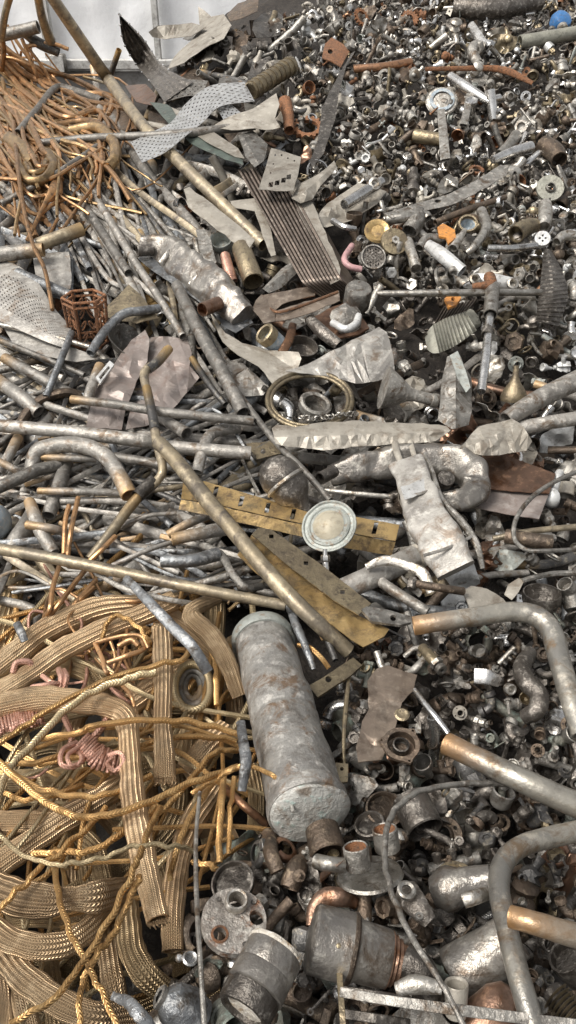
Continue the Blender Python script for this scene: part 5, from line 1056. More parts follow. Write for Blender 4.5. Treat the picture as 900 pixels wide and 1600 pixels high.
# ================================================================== small scrap: one of each kind, then copies
def arc(cx, cy, r, a0, a1, n): return [Vector((cx+r*math.cos(a0+(a1-a0)*i/n), cy+r*math.sin(a0+(a1-a0)*i/n), 0)) for i in range(n+1)]
def tb(path, r, n=10, **k):
    k.setdefault('ends', (1, 1)); return tubemb([Vector(p) for p in path], r if isinstance(r, list) else [r]*len(path), n=n, ref=1, tip0=False, **k)
def rotz(mb, v, to):
    return mb.xf(Matrix.Translation(Vector(v)) @ Vector(to).to_track_quat('Z', 'Y').to_matrix().to_4x4())
def k_elbow(q):
    b = tb(arc(0, 0, .028, 0, math.pi/2, 7), .0125); 
    c = rotz(lathe([(.0125, 0), (.017, .001), (.017, .013), (.0155, .015), (.0125, .014)], 12, 0, 0), (.028, -.004, 0), (0, -1, 0)); d = rotz(lathe([(.0125, 0), (.017, .001), (.017, .013), (.0155, .015), (.0125, .014)], 12, 0, 0), (-.004, .028, 0), (-1, 0, 0))
    return b, [('collar', c), ('collar', d)]
def k_tee(q):
    b = tb([(-.035, 0, 0), (-.02, 0, 0), (.02, 0, 0), (.035, 0, 0)], [.014, .0115, .0115, .014]); b.join(tb([(0, .003, 0), (0, .024, 0), (0, .032, 0)], [.011, .0115, .014], ends=(0, 1)))
    return b, [('nut', rotz(hexp(.018, 0, .012, .0145), (.03, 0, 0), (1, 0, 0)))]
def k_tap(q):
    b = lathe([(.008, -.03), (.015, -.028), (.015, -.012), (.011, -.008), (.016, .005), (.018, .016), (.012, .024), (.008, .03)], 14)
    s = tb([(.012, 0, .004), (.03, 0, .01), (.05, 0, .006), (.058, 0, -.006)], [.010, .009, .008, .009]); b.join(s)
    h = lathe([(.004, .028), (.016, .03), (.019, .036), (.015, .042), (.006, .045)], 8 if q else 14)
    return b, [('handle', h)]
def k_valve(q):
    b = lathe([(.01, -.03), (.017, -.03), (.017, -.018), (.013, -.016), (.02, -.006), (.021, .004), (.013, .016), (.017, .018), (.017, .03), (.011, .03), (.01, .02)], 8)
    b.join(rotz(lathe([(.008, 0), (.008, .022), (.006, .026)], 10), (0, 0, 0), (1, 0, 0)))
    return b, [('lever', box(.028, .018, 0, .004, .06, .012, .3))]
def k_nut(q): return hexp(.018+.004*q, -.007, .007, .010), []
def k_bolt(q):
    b = hexp(.012, -.008, 0); pr = [(.006, 0)]
    for i in range(9): pr += [(.0062, .012+i*.004), (.0052, .014+i*.004)]
    b.join(lathe(pr+[(.004, .052)], 8)); return b, []
def k_washer(q): return plate2d(circ(0, 0, .022, 20), .004, [circ(0, 0, .009+.005*q, 14)]), []
def k_ring(q): return tb(arc(0, 0, .026, 0, 2*math.pi*.999, 20), .0045+.003*q, 8, ends=(0, 0), flat=.8), []
def k_bush(q): return lathe([(.012, -.018), (.017, -.018), (.018, -.008), (.0155, -.006), (.0155, .006), (.019, .008), (.019, .02), (.0165, .022), (.014, .018), (.012, -.01), (.002, -.012)], 16, 0, 1), []
def k_cup(q): return lathe([(.006, -.016), (.018, -.015), (.02, -.01), (.021, .014), (.019, .016), (.017, .012), (.016, -.008), (.002, -.010)], 18), []
def k_spring(q):
    return tb([Vector((.010*math.cos(i*.7), .010*math.sin(i*.7), -.03+.0013*i)) for i in range(48)], .0022, 6, ends=(0, 0)), []
def k_bracket(q):
    ol = [(-.012, -.035), (.012, -.035), (.014, 0), (.012, .035), (-.012, .035), (-.014, 0)]
    return plate2d(ol, .004, [circ(0, -.022, .005, 8), circ(0, .022, .005, 8)], bend=dict(cuts=[((0, .004, 0), (0, 1, 0)), ((0, -.004, 0), (0, 1, 0))], fn=lambda x, y: (x, y if y < 0 else y*.25, 0 if y < 0 else y*.95))), []
def k_offcut(q):
    rr = random.Random(q+3); L = .05+.03*q
    return tb([(-L, 0, 0), (-L*.4, .004*q, 0), (L*.4, 0, .004), (L, -.006*q, 0)], [.012, .0115, .012, .012], 12, dent=.1, seed=q), []
def k_shard(q):
    rr = random.Random(11+q); n = 9
    ol = [((.03+.025*rr.random())*math.cos(2*math.pi*i/n)*(1.5 if q else 1), (.022+.02*rr.random())*math.sin(2*math.pi*i/n)) for i in range(n)]
    bm = fill2d(ol); bmesh.ops.subdivide_edges(bm, edges=bm.edges[:], cuts=3, use_grid_fill=True)
    for v in bm.verts: v.co.z = .02*mnoise.noise((v.co.x*30, v.co.y*30, q*3))+.25*abs(v.co.x)*(1 if q else -.6)
    bmesh.ops.recalc_face_normals(bm, faces=bm.faces[:]); bmesh.ops.solidify(bm, geom=bm.faces[:], thickness=.002); return frombm(bm), []
def k_flange(q):
    b = plate2d(circ(0, 0, .03, 24), .006, [circ(0, 0, .012, 14)]+[circ(.022*math.cos(a*math.pi/2), .022*math.sin(a*math.pi/2), .0035, 7) for a in range(4)])
    b.join(lathe([(.012, -.006), (.016, -.005), (.016, .012), (.014, .014), (.012, .012), (.012, -.006)], 16, 0, 0)); return b, []
def k_hosetail(q):
    pr = [(.004, -.03)]
    for i in range(5): pr += [(.008, -.03+i*.006), (.0105, -.025+i*.006)]
    pr += [(.007, .002), (.016, .004), (.016, .014), (.011, .016), (.012, .03), (.009, .031), (.008, .02)]
    return lathe(pr, 8 if q else 12), []
def k_lever(q):
    b = tb([(-.045, 0, 0), (-.02, 0, .003), (.02, 0, .004), (.045, 0, -.004)], [.006, .008, .009, .006], 10, flat=.6, ends=(0, 0)); b.join(lathe([(.006, -.006), (.012, -.006), (.012, .006), (.006, .006), (.006, -.006)], 14, 0, 0).xf(Matrix.Translation((-.048, 0, 0)))); return b, []
def k_hook(q): return tb([(-.05, 0, 0), (-.02, .006, 0), (.01, -.002, .005), (.034, .01, 0), (.036, .03, 0), (.018, .034, .004)], .0042+.002*q, 8), []
def k_reducer(q): return lathe([(.010, -.03), (.011, -.01), (.022, .012), (.023, .03), (.021, .031), (.019, .014), (.006, -.006)], 18), []
def k_manifold(q):
    b = tb([(-.05, 0, 0), (0, 0, 0), (.05, 0, 0)], .012)
    return b, [('outlet', tb([(x, .008, 0), (x, .026, 0)], [.008, .009], 10, ends=(0, 1))) for x in (-.03, 0, .03)]
def k_cross(q):
    b = lathe([(.006, -.008), (.011, -.006), (.011, .006), (.005, .011)], 12)
    for a in range(4): b.join(rotz(lathe([(.004, 0), (.0045, .016), (.007, .02), (.006, .026), (.002, .028)], 8), (0, 0, 0), (math.cos(a*math.pi/2), math.sin(a*math.pi/2), 0)))
    return b, []
def k_cartridge(q): return lathe([(.006, -.04), (.009, -.038), (.009, -.02), (.013, -.018), (.013, -.002), (.010, 0), (.010, .012), (.014, .014), (.014, .03), (.006, .032), (.005, .046), (.003, .047)], 12), []
def k_casting(q):
    b = lathe([(.008, -.026), (.02, -.022), (.024, -.006), (.018, .006), (.021, .014), (.014, .026), (.006, .028)], 14, wav=.45)
    b.join(tb([(.01, 0, 0), (.03, .004*q, .006), (.044, .01*q, .004)], [.011, .009, .012], 10, dent=.2, seed=q)); b.join(lathe([(.006, 0), (.010, .001), (.009, .018), (.006, .02), (.005, .01)], 10, 0, 0).xf(Matrix.Translation((-.012, .008, .015)))); return b, []
def k_clamp(q):
    b = tb(arc(0, 0, .022, .5, 5.7, 14), .0035, 8, ends=(0, 0), flat=2.2); b.join(box(.028, 0, 0, .014, .022, .012)); return b, []
KINDS = dict(casting=(k_casting, 'lumpy casting', 'casting'), clamp=(k_clamp, 'hose clamp', 'clamp'), elbow_fitting=(k_elbow, 'elbow fitting', 'pipe fitting'), tee_fitting=(k_tee, 'tee fitting', 'pipe fitting'), tap=(k_tap, 'tap body', 'tap'), valve=(k_valve, 'valve', 'valve'), hex_nut=(k_nut, 'hexagon nut', 'nut'),
    bolt=(k_bolt, 'bolt', 'bolt'), washer=(k_washer, 'flat washer', 'washer'), ring=(k_ring, 'thick ring', 'ring'), bush=(k_bush, 'stepped bush', 'bush'), pipe_cup=(k_cup, 'hollow end cap', 'cap'), spring=(k_spring, 'coil spring', 'spring'),
    bracket=(k_bracket, 'bent bracket', 'bracket'), pipe_offcut=(k_offcut, 'pipe offcut', 'pipe'), metal_shard=(k_shard, 'sheet scrap', 'sheet metal'), flange=(k_flange, 'holed flange', 'flange'), hose_tail=(k_hosetail, 'barbed hose tail', 'hose tail'),
    lever=(k_lever, 'lever arm', 'lever'), hook=(k_hook, 'wire hook', 'hook'), reducer=(k_reducer, 'cone reducer', 'reducer'), manifold=(k_manifold, 'three way manifold', 'manifold'), tap_cross=(k_cross, 'cross tap handle', 'tap handle'), tap_cartridge=(k_cartridge, 'tap cartridge', 'tap cartridge'))
ADJ = dict(chrome='shiny chrome', silver='dull silver', grey='mottled grey', gunmetal='dark grey', brown='dark brown', dullbrass='tarnished brass', rust='rusty orange', verdigris='greenish', copper='coppery', whitemetal='whitish', bluegrey='bluish grey', copperbrown='brown copper', beige='beige', darkpipe='blackened', greenbrown='greenish brown', crumple='blotched silver', greypipe='ash grey', tanpipe='tan', paleblue='pale blue', orangepaint='orange')
# landmarks that the labels of small pieces point to: phrase, x, y
LM = [(a, float(b), float(c)) for a, b, c in (q.rsplit(' ', 2) for q in '''big brown pipe at the very top 775 12;bright blue valve body 878 34;orange rusted bent plate 522 82;blue ringed plate 690 160;shiny chrome spout 735 140;dark twisted strip 522 170;orange toothed ring 481 197;ribbed brass tube 420 118
holed grey green disc 860 293;long flat tan bar 700 300;chrome tube with ringed head 568 302;round strainer disc 583 402;tan hub disc 616 378;white enamelled lever 695 403;silver double eyed bracket 770 441;white cap with cross 848 372;ring holding pale blue cup 730 355;steel cross rod 690 458
steel riser pipe 760 550;greenish fin block 705 515;ribbed half drum cover 865 450;plain grey cap 559 455;copper trough 460 478;brown fin stack 455 345;light bent punched plate 440 265;blue pipe union 420 528;rusty casting plate 525 500;dull silver horn 640 618;brass hoop 484 626
upright folded sheet 712 610;copper bell cone 804 600;copper sheet 800 755;crushed silver duct 680 820;brown crushed box elbow 640 740;golden slotted bar 440 800;pale verdigris dish 514 822;metal bulb 436 742;golden flared foot 590 985;large bent brass mouthed pipe 740 965
large hexagon bolt 645 912;dark shiny bowl 846 936;second cable loop 870 896;brass gas cock 674 1030;chrome square plate 760 1060;thick dark s shaped elbow 828 1070;three lobed flange 627 1160;copper mouthed straight pipe 790 1205;big blotched cylinder 460 1130;big thin brown ring 601 1266
dark wide sleeve 655 1278;twin cup plate 580 1360;dark ringed lever 645 1405;peg shaped casting 712 1390;golden ring cap 712 1366;bent corner pipe 785 1380;short copper mouthed pipe end 830 1440;scorched valve body 560 1480;heavy flange disc 366 1437;stepped coupling 405 1530;torn grey vessel 280 1570
large cone reducer 750 1500;ladder bracket 560 1570;brass ribbed bellows 885 1580;lead strip 379 1180;lattice lantern cage 140 495;crushed metal box 300 440;large pinkish sheet 220 600;black kinked pipe 236 640;thick elbow pipe 150 710;long brass pole 200 905;long level grey pipe 110 675;tan folded sheet 200 475
fat tan brass tube 386 412;long tan pole 300 275;bright tread strip 300 180;dark ribbed fin 225 90;flat grey coil 301 1074;pink wire hank 150 1180;upright folded braid 255 1100;wide twisted braid 100 1400;hanging copper wire 40 340;perforated grey sheet 50 480;beige scaly sheet 780 685'''.replace('\n', ';').split(';'))]
USED = {}
ORD = ['', 'second', 'third', 'fourth', 'fifth', 'sixth', 'seventh', 'eighth', 'ninth', 'tenth', 'eleventh', 'twelfth', 'thirteenth', 'fourteenth', 'fifteenth', 'sixteenth']
def where(x, y):
    b = min(LM, key=lambda q: (q[1]-x)**2+(q[2]-y)**2); dx, dy = x-b[1], y-b[2]
    h = 'right of' if dx > 0 else 'left of'; v = 'below' if dy > 0 else 'above'
    if abs(dx) > 2.4*abs(dy): w = h
    elif abs(dy) > 2.4*abs(dx): w = v
    else: w = v+' and '+h
    return b, w
PEND = []
def finish_labels():                # nearer ones first, so the counting words run outwards from the landmark
    D = {}
    for o, adj, noun, x, y in PEND:
        b, w = where(x, y); D.setdefault((adj+' '+noun, w, b[0]), []).append((math.hypot(x-b[1], y-b[2]), o))
    for (a, w, b), lst in D.items():
        lst.sort(key=lambda q: q[0])
        for i, (d, o) in enumerate(lst):
            t = (a+' '+w+' the '+b) if i == 0 else (a+', '+(ORD[i] if i < 16 else 'outermost')+' nearest '+w+' the '+b)
            if len(t.split()) > 16: t = t.replace(' nearest ', ' ')
            if len(t.split()) > 16: t = t.replace('and right of the', 'right of').replace('and left of the', 'left of')
            o['label'] = t
CNT = {}
LIB = {}
def lib(kind, q, near):
    k = (kind, q, near)
    if k not in LIB:
        body, parts = KINDS[kind][0](q)
        if not near:
            for _, p in parts: body.join(p)
            parts = []
        bm_ = body.mesh(kind); ps_ = [(n, p.mesh(n)) for n, p in parts]
        for me in [bm_]+[p for _, p in ps_]: me.materials.append(None)
        LIB[k] = (bm_, ps_)
    return LIB[k]
def put(kind, q, m, x, y, l, sc, near, rr, m2=None, ax=None):
    bm_, ps_ = lib(kind, q, near)
    p = P(x, y, l)
    e = Matrix.Rotation(rr.uniform(0, 6.28), 4, 'Z') @ Matrix.Rotation(rr.uniform(-1.5, 1.5), 4, 'X') @ Matrix.Rotation(rr.uniform(0, 6.28), 4, 'Z')
    e = (CAM-p).to_track_quat('Z', 'Y').to_matrix().to_4x4() @ e
    M = Matrix.Translation(p) @ e @ Matrix.Scale(sc, 4)
    def mk(name, me, mat, par=None):
        o = bpy.data.objects.new(name, me); COL.objects.link(o)
        o.material_slots[0].link = 'OBJECT'; o.material_slots[0].material = MATS[mat]
        if par: o.parent = par
        return o
    if ps_:
        o = bpy.data.objects.new(kind, None); COL.objects.link(o); o.empty_display_size = .02
        mk('body', bm_, m, o)
        for n, me in ps_: mk(n, me, m2 or m, o)
    else: o = mk(kind, bm_, m)
    o.matrix_world = M
    tag(o, None, KINDS[kind][2], 'small '+KINDS[kind][1]+' pieces in the heap')
    PEND.append((o, ADJ[m], KINDS[kind][1], x, y)); CNT[kind] = CNT.get(kind, 0)+1
    return o
def wpick(rr, d):
    t = rr.random()*sum(d.values())
    for k, v in d.items():
        t -= v
        if t <= 0: return k
    return k
def scatter(poly, space, mats, kinds, sc, l0, l1, near, seed, cap=280, masked=True, tries=9000):
    pl = pts2(poly); rr = random.Random(seed); xs = [a for a, _ in pl]; ys = [b for _, b in pl]; pts = []; cell = {}
    for _ in range(tries):
        x, y = rr.uniform(min(xs), max(xs)), rr.uniform(min(ys), max(ys))
        if not inpoly(x, y, pl): continue
        d = space/(pxm(P(x, y, 0)))           # spacing in pixels
        g = 12; ok = True
        n = int(d/g)+1; ix, iy = int(x//g), int(y//g)
        for i in range(ix-n, ix+n+1):
            for j in range(iy-n, iy+n+1):
                for (a, b) in cell.get((i, j), ()):
                    if (a-x)**2+(b-y)**2 < d*d: ok = False; break
                if not ok: break
            if not ok: break
        if not ok: continue
        if masked and any(inpoly(x, y, q) for q in MASK): continue
        k = wpick(rr, kinds)
        if CNT.get(k, 0) >= cap: continue
        cell.setdefault((ix, iy), []).append((x, y)); pts.append((x, y))
        m = wpick(rr, mats)
        if k in ('metal_shard',) and m in ('chrome',): m = 'silver'
        put(k, rr.choice((0, 1)), m, x, y, rr.uniform(l0, l1), sc*rr.choice((.65, .8, .9, 1.0, 1.1, 1.35))*rr.uniform(.9, 1.12), near, rr, m2=wpick(rr, mats) if near and rr.random() < .4 else None)
    return len(pts)
MT = dict(chrome=11, silver=26, grey=22, gunmetal=11, brown=14, dullbrass=11, rust=2.2, verdigris=2, copper=1.5, whitemetal=3, beige=7)
MD = dict(gunmetal=32, brown=28, grey=16, dullbrass=4, silver=8, chrome=4, copperbrown=2.5, greenbrown=7, darkpipe=7, beige=2)
MM = dict(grey=22, gunmetal=16, silver=16, dullbrass=10, beige=10, brown=8, chrome=8, bluegrey=6, verdigris=3, whitemetal=5, copperbrown=3)
MU = dict(gunmetal=20, brown=16, grey=20, beige=9, dullbrass=9, silver=9, rust=4, copperbrown=6, chrome=4)
KT = dict(casting=14, clamp=4, elbow_fitting=10, tee_fitting=9, tap=11, valve=8, hex_nut=6, bolt=6, washer=4, ring=4, bush=10, pipe_cup=7, spring=2, bracket=5, pipe_offcut=7, metal_shard=5, flange=4, hose_tail=8, lever=8, hook=3, reducer=6, manifold=3, tap_cross=5, tap_cartridge=8)
KD = dict(casting=14, clamp=5, elbow_fitting=12, tee_fitting=12, tap=5, valve=12, hex_nut=6, bolt=5, ring=6, bush=12, pipe_cup=10, bracket=6, pipe_offcut=6, metal_shard=8, flange=7, hose_tail=5, lever=5, reducer=10, manifold=3, washer=4, tap_cartridge=4)
KM = dict(casting=8, elbow_fitting=6, tap=5, bush=7, pipe_cup=7, ring=5, bracket=8, pipe_offcut=14, metal_shard=18, flange=4, lever=5, hook=4, reducer=6, tee_fitting=5, valve=5, bolt=4, hose_tail=3)
PTR = '425,40 520,-12 915,-12 915,560 800,545 700,470 560,430 545,340 470,300 500,200 470,130'
PMR = '540,440 700,470 800,545 915,560 915,960 640,960 600,900 640,690 440,660 430,560'
PBR = '545,1010 640,985 915,950 915,1612 250,1612 262,1560 330,1420 380,1330 430,1310 548,1300 530,1190'
n1 = scatter(PTR, .050, MT, KT, 1.3, -.05, .02, False, 1, cap=150)
n2 = scatter(PTR, .052, MT, KT, 1.05, .03, .08, False, 2, cap=225)
n2b = scatter(PTR, .10, MT, KT, 1.7, .05, .10, False, 12, cap=240)
n3 = scatter(PMR, .058, MM, KM, 1.15, .0, .07, False, 3, cap=255)
n5b = scatter(PBR, .058, MD, KD, .85, .12, .2, True, 15, cap=275)
n5 = scatter(PBR, .068, MD, KD, 1.15, .08, .15, True, 5, cap=290)
n4 = scatter(PBR, .060, MD, KD, 1.35, -.04, .04, True, 4, cap=298)
n5c = scatter(PBR, .047, MD, KD, .62, .14, .2, True, 25, cap=299)
n6 = scatter('240,130 330,60 440,20 500,130 480,290 380,260 300,200', .06, MU, dict(KM, metal_shard=26, pipe_offcut=16), 1.2, .0, .1, False, 6, cap=290)
n7 = scatter('250,280 400,270 540,440 460,560 430,660 250,520', .07, MU, KM, 1.3, .0, .06, False, 8, cap=290)
n8 = scatter('0,400 250,440 400,660 420,940 0,940', .11, MU, dict(KM, ring=8, bush=3), 1.1, -.03, .03, False, 9, cap=295)
print('small pieces', n1, n2, n2b, n5b, n3, n4, n5, n6, n7, n8, CNT)
# what nobody could count under them: fine crumbs of metal
def crumbs(name, label, poly, n, m, size, l0, l1, seed):
    pl = pts2(poly); rr = random.Random(seed); xs = [a for a, _ in pl]; ys = [b for _, b in pl]; mb = MB(); c = 0
    base = [lib(k, q, False)[0] for k in ('elbow_fitting', 'bush', 'hex_nut', 'bracket', 'pipe_offcut', 'metal_shard', 'washer', 'pipe_cup') for q in (0,)]
    base = [([v.co.copy() for v in me.vertices], [list(p.vertices) for p in me.polygons]) for me in base]
    while c < n:
        x, y = rr.uniform(min(xs), max(xs)), rr.uniform(min(ys), max(ys))
        if not inpoly(x, y, pl): continue
        c += 1; v, f = rr.choice(base); p = P(x, y, rr.uniform(l0, l1))
        M = Matrix.Translation(p) @ Matrix.Rotation(rr.uniform(0, 6.3), 4, Vector((rr.uniform(-1, 1), rr.uniform(-1, 1), rr.uniform(-1, 1)+.01))) @ Matrix.Scale(size*rr.uniform(.4, 1.2), 4)
        mb.add([M @ q for q in v], f)
    o = link(name, mb.mesh(name), m); o['kind'] = 'stuff'; o['label'] = label
crumbs('metal_debris', 'fine mixed metal crumbs between the larger shiny fittings', PTR, 900, 'fillmix', .8, -.16, -.03, 21)
crumbs('metal_debris', 'fine dark metal crumbs between the larger dark fittings', PBR, 420, 'fillmix', 1.1, -.2, -.06, 22)
crumbs('metal_debris', 'mixed dark metal crumbs deep between the pipes and sheets', '-10,280 420,150 560,430 915,560 915,960 -10,960', 800, 'fillmix', 1.2, -.2, -.08, 23)
for k, (m_, lb) in enumerate((('grey', 'grey'), ('gunmetal', 'dark grey'), ('brown', 'brown'), ('silver', 'dull silver'), ('dullbrass', 'tarnished brass'))):
    n_ = (330, 360, 300, 300, 130)[k]
    crumbs('metal_debris', lb+' mixed small scrap along the outer flank of the heap', '918,-20 1330,-60 1330,1750 918,1750', n_, m_, 1.4, -.12, .05, 70+k)
    crumbs('metal_debris', lb+' mixed small scrap along the far flank by the braids', '-430,60 -25,90 -25,1750 -430,1750', n_, m_, 1.5, -.12, .05, 80+k)
    crumbs('metal_debris', lb+' mixed small scrap at the foot of the heap', '-25,1618 918,1618 918,1790 -25,1790', n_//5, m_, 1.3, -.1, .05, 90+k)
# ------------------------------------------------------------------ loose pipes, ropes and wires filling their regions
def loose(name, noun, cat, group, poly, cnt, m, r0, r1, L0, L1, angs, l0, l1, seed, curve=.12, kind='pipe', **k):
    pl = pts2(poly); rr = random.Random(seed); xs = [a for a, _ in pl]; ys = [b for _, b in pl]; c = 0
    while c < cnt:
        x, y = rr.uniform(min(xs), max(xs)), rr.uniform(min(ys), max(ys))
        if not inpoly(x, y, pl): continue
        c += 1; a = R(rr.choice(angs)+rr.gauss(0, 12)); L = rr.uniform(L0, L1)/2; b = rr.gauss(0, curve)*L; l = rr.uniform(l0, l1)
        dx, dy = math.cos(a), -math.sin(a); kk = rr.uniform(-.5, .5); mm = wpick(rr, m)
        pts = [(x-dx*L, y-dy*L, l-rr.uniform(0, .05)), (x+dy*b+dx*L*kk*.5, y-dx*b+dy*L*kk*.5, l+.01), (x+dx*L, y+dy*L, l-rr.uniform(0, .05))]
        if rr.random() < .3: pts.append((x+dx*L+dy*b*2.5+dx*L*.3, y+dy*L-dx*b*2.5+dy*L*.3, l-.05))
        r = rr.uniform(r0, r1); SEED[0] += 1
        if name in ('pipe', 'rod'): k['flat'] = rr.choice((1, 1, .85, .6, .4)); k['sq'] = 2 if k['flat'] == 1 else 2.6
        o = thing(name, None, cat, ptube(pts, r, seed=SEED[0], step=7, **k), mm, group)
        PEND.append((o, {'braid': 'flat', 'braiddark': 'dark flat', 'rope': 'golden', 'ropeolive': 'olive', 'wirecopper': 'orange', 'wiregold': 'golden'}.get(mm) or ADJ.get(mm, 'grey'), noun, x, y))
GPm = dict(greypipe=60, bluegrey=14, darkpipe=12, tanpipe=8, grey=8)
loose('pipe', 'loose pipe', 'pipe', GRP_PIPE, '-20,560 250,600 420,690 420,930 -20,930', 78, GPm, 5, 11, 110, 260, (-5, 10, 35, -15, 60, -40, 20), -.02, .10, 31, n=11, dent=.06)
loose('rod', 'slim loose rod', 'rod', 'thin loose rods lying across the heap', '-20,560 250,600 420,690 420,930 -20,930', 60, GPm, 3, 6, 110, 240, (0, 15, 30, -15, 60, -40, 20), .04, .15, 32, n=9, curve=.2)
loose('rod', 'very thin loose rod', 'rod', 'thin loose rods lying across the heap', '-20,560 250,600 420,690 420,930 -20,930', 60, GPm, 1.8, 3.6, 110, 260, (0, 25, 40, -15, 60, -40, 10), .06, .15, 38, n=7, curve=.3)
loose('rod', 'long slim loose rod', 'rod', 'thin loose rods lying across the heap', '60,240 190,230 330,440 300,540 150,460 30,330', 44, GPm, 2.8, 5.5, 170, 300, (-56, -60, -52, -64), .05, .17, 39, n=9, curve=.06)
loose('pipe', 'long level loose pipe', 'pipe', GRP_PIPE, '-20,600 240,630 380,700 380,900 -20,880', 36, GPm, 3, 7, 200, 360, (-4, -8, 4, -12, 18), .07, .17, 40, n=9, curve=.06)
loose('pipe', 'slanting loose pipe', 'pipe', GRP_PIPE, '50,260 230,230 330,420 300,560 150,470 0,400', 42, GPm, 4.5, 9, 90, 240, (-58, -62, -50, -70, 70), -.02, .12, 33, n=10, dent=.06)
loose('pipe', 'dull loose pipe', 'pipe', GRP_PIPE, '-20,300 60,320 130,420 0,400', 14, GPm, 5, 9, 80, 200, (0, 20, -30, 60), -.02, .10, 34, n=10)
loose('pipe', 'lying loose pipe', 'pipe', GRP_PIPE, '-20,520 160,570 200,640 -20,660', 26, dict(GPm, silver=20), 4, 9, 110, 240, (-28, -20, -35, 10), -.02, .12, 35, n=10, dent=.05)
loose('pipe', 'stray loose pipe', 'pipe', GRP_PIPE, '420,560 640,560 915,620 915,960 540,960 420,860', 36, dict(GPm, brown=15, copperbrown=5), 5, 11, 90, 240, (10, -30, 25, 50, -10), -.03, .06, 36, n=10, dent=.08)
loose('pipe', 'scattered loose pipe', 'pipe', GRP_PIPE, '240,150 440,60 480,250 330,330 430,560 300,520', 30, dict(GPm, dullbrass=12, beige=12), 4, 9, 70, 180, (-50, 30, 60, -20), -.01, .08, 37, n=10, dent=.08)
GW = 'copper wires heaped by the wall'
WR = '-20,120 60,130 110,165 150,215 140,255 70,285 -20,300'
loose('copper_wire', 'thick copper wire', 'wire', GW, WR, 11, dict(wirecopper=5, wiregold=5), 4, 6.5, 140, 240, (-45, -55, -50, -38, -48, 8), .02, .22, 41, curve=.3, n=8, ends=(0, 0))
loose('copper_wire', 'thin copper wire', 'wire', GW, WR, 48, dict(wirecopper=7, wiregold=3), 1.3, 3.6, 150, 290, (-45, -55, -50, -40, -62, -35, 5, -80), .12, .32, 42, curve=.45, n=7, wob=.012, ends=(0, 0))
for i in range(26):
    rr = random.Random(900+i); t = i/25; x0, y0 = -12+50*t*rr.random(), 62+130*t+rr.uniform(-10, 10); x3, y3 = 70+110*(1-t)+rr.uniform(-25, 40), 150+90*t+rr.uniform(-10, 40)
    k = rr.uniform(.2, .5); sag = rr.uniform(-24, 34); l_ = rr.uniform(.26, .38)
    pts = [(x0, y0, l_), (x0+(x3-x0)*.3, y0+(y3-y0)*k+sag*.5, l_+.02), (x0+(x3-x0)*.65, y0+(y3-y0)*.7+sag, l_+.01), (x3, y3, l_-.05), (x3+rr.uniform(-8, 22), y3+rr.uniform(14, 46), l_-.12)]
    SEED[0] += 1
    o = thing('copper_wire', None, 'wire', ptube(pts, rr.choice((1.8, 2.2, 2.8, 3.6, 4.6)), seed=SEED[0], step=8, n=8, ends=(0, 0), wob=.006), rr.choice(('wirecopper', 'wirecopper', 'wiregold')), GW)
    PEND.append((o, 'orange' if o.data.materials[0].name == 'wirecopper' else 'golden', 'long looping copper wire', pts[2][0], pts[2][1]))
for lb, s, r, m in (('brown copper coil turn beside the long grey rod', '30,262,.3 44,282,.32 70,280,.32 84,258,.32 76,240,.3', 8, 'wiregold'), ('inner copper coil turn beside the long grey rod', '40,258,.3 50,270,.32 66,268,.32 74,252,.3', 6, 'wiregold'),
                    ('big copper coil bend under the long grey rod', '110,206,.3 150,200,.34 176,220,.34 180,246,.34 168,262,.3', 9, 'wiregold'), ('second copper coil bend under the long grey rod', '90,196,.28 140,190,.33 172,206,.33', 6, 'wirecopper'),
                    ('copper wire curving down right of the coils', '140,240,.3 165,258,.32 190,290,.3 204,314,.26', 4, 'wirecopper'), ('copper wire loop standing near the junction box', '34,60,.4 46,90,.42 64,130,.42 82,142,.38', 3, 'wirecopper'),
                    ('bright bare copper wire slanting by the wall post', '40,70,.42 70,110,.42 84,140,.4', 2.6, 'wirecopper'), ('copper strip pointing right by the wall', '44,72,.46 80,68,.46 107,77,.46', 3, 'wirecopper'), ('copper cable hanging at the upper left edge', '2,50,.5 6,80,.46 2,110,.4', 4, 'wirecopper'),
                    ('long copper wire slanting under the tent bent pipe', '-8,80,.36 40,130,.38 78,160,.36 130,190,.3', 4, 'wirecopper'), ('copper rod crossing at the coils', '126,180,.3 140,172,.32 148,170,.3', 5, 'wirecopper'), ('flattened brown copper leaf in the coils', '10,216,.32 30,230,.34 50,254,.3', 12, 'wiregold')):
    T('copper_wire', lb, 'wire', m, s, r, group=GW, n=9, ends=(0, 0), flat=.5 if 'leaf' in lb else 1)
WB = '-20,950 250,930 340,960 370,1100 390,1230 330,1340 290,1500 250,1612 -20,1612'
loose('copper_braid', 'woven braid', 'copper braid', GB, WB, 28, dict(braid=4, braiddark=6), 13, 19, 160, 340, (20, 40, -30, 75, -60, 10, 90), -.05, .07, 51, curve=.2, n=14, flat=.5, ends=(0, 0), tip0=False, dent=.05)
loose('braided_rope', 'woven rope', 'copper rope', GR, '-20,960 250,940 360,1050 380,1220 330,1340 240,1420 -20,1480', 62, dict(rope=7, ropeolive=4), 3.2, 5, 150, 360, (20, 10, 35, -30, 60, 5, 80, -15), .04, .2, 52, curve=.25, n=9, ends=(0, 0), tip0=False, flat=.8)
loose('braided_rope', 'slanting woven rope', 'copper rope', GR, '-20,1400 240,1300 250,1500 200,1612 -20,1612', 14, dict(rope=7, ropeolive=4), 3.6, 5.6, 150, 300, (55, -65, 85, 30), .02, .14, 53, curve=.2, n=9, ends=(0, 0), tip0=False, flat=.8)
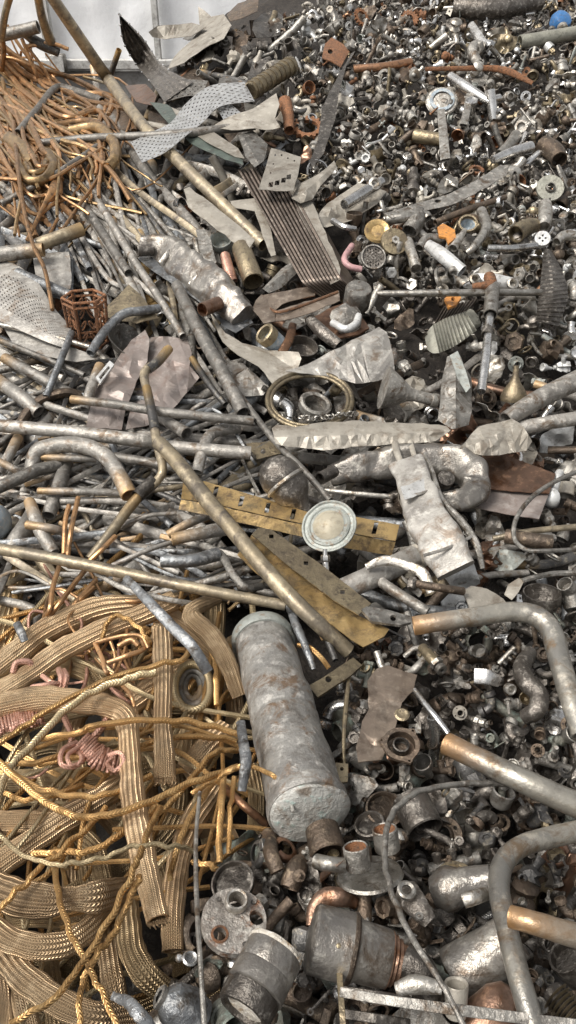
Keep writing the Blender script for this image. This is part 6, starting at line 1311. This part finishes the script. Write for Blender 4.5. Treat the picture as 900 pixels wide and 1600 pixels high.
loose('copper_wire', 'tangled copper wire', 'wire', 'copper wires tangled in the braids', '60,960 240,950 260,1080 120,1130 60,1080', 22, dict(wirecopper=6, pinkwire=4), 1.8, 3, 60, 140, (20, 60, -40, 90), .1, .26, 54, curve=.6, n=6, ends=(0, 0))
# sheet scraps
def scraps(poly, n, m, s0, s1, l0, l1, seed):
    pl = pts2(poly); rr = random.Random(seed); xs = [a for a, _ in pl]; ys = [b for _, b in pl]; c = 0
    while c < n:
        x, y = rr.uniform(min(xs), max(xs)), rr.uniform(min(ys), max(ys))
        if not inpoly(x, y, pl): continue
        c += 1; s = rr.uniform(s0, s1); a = rr.uniform(0, 3.14); el = rr.uniform(.35, .8); k = 9; ol = []
        for i in range(k):
            t = 2*math.pi*i/k; q = s*rr.uniform(.7, 1.15); u, v = q*math.cos(t), q*el*math.sin(t); ol.append((x+u*math.cos(a)-v*math.sin(a), y+u*math.sin(a)+v*math.cos(a)))
        SEED[0] += 1; mm = wpick(rr, m)
        o = thing('sheet_offcut', None, 'sheet metal', sheetmb(ol, rr.uniform(l0, l1), seed=SEED[0], crumple=.05, cs=.03, grid=9, tilt=(rr.uniform(-.002, .002), rr.uniform(-.002, .002)), mask=False, fn=ridge(x, y, x+math.cos(a), y+math.sin(a), .03, s)), mm, GRP_SHEET, 16)
        PEND.append((o, ADJ.get(mm, 'dull'), 'torn sheet scrap', x, y))
scraps('250,60 440,20 500,200 440,300 250,220', 26, dict(beige=5, grey=4, brown=3, gunmetal=3), 14, 30, .02, .12, 61)
scraps('260,280 540,440 620,560 915,600 915,900 560,900 420,700 250,520', 46, dict(beige=4, grey=6, gunmetal=5, crumple=4, brown=2, copperbrown=1), 20, 44, -.02, .06, 62)
scraps('540,1010 915,960 915,1612 420,1612 440,1330', 22, dict(gunmetal=6, brown=5, copperbrown=2, grey=2), 22, 42, -.02, .06, 63)
scraps('470,60 900,20 900,420 560,420', 26, dict(grey=5, beige=3, silver=3, brown=3), 10, 22, .03, .08, 64)
finish_labels()
# ================================================================== light
W = bpy.data.worlds.new('World'); SC.world = W; W.use_nodes = True
nt = W.node_tree; nt.nodes.clear()
wo = nt.nodes.new('ShaderNodeOutputWorld'); bg = nt.nodes.new('ShaderNodeBackground'); sky = nt.nodes.new('ShaderNodeTexSky'); hs = nt.nodes.new('ShaderNodeHueSaturation')
SUN_EL, SUN_AZ = R(56), R(246)      # azimuth clockwise from +Y: from the left, a little behind the camera
sky.sky_type = 'NISHITA'; sky.sun_disc = False; sky.sun_elevation = SUN_EL; sky.sun_rotation = SUN_AZ; sky.dust_density = 4; sky.ozone_density = .6; sky.air_density = 1.0
hs.inputs['Saturation'].default_value = .12
nt.links.new(sky.outputs[0], hs.inputs['Color']); nt.links.new(hs.outputs[0], bg.inputs[0]); nt.links.new(bg.outputs[0], wo.inputs[0])
bg.inputs[1].default_value = .13
sd = bpy.data.lights.new('sun', 'SUN'); so = bpy.data.objects.new('sun', sd); COL.objects.link(so)
sd.energy = 2.6; sd.angle = R(22); sd.color = (1, .95, .88)
sv = Vector((math.sin(SUN_AZ)*math.cos(SUN_EL), math.cos(SUN_AZ)*math.cos(SUN_EL), math.sin(SUN_EL)))
so.rotation_euler = sv.to_track_quat('Z', 'Y').to_euler(); so.location = sv*20
SC.view_settings.view_transform = 'Standard'; SC.view_settings.look = 'None'; SC.view_settings.gamma = 1
SC.view_settings.exposure = 0.45
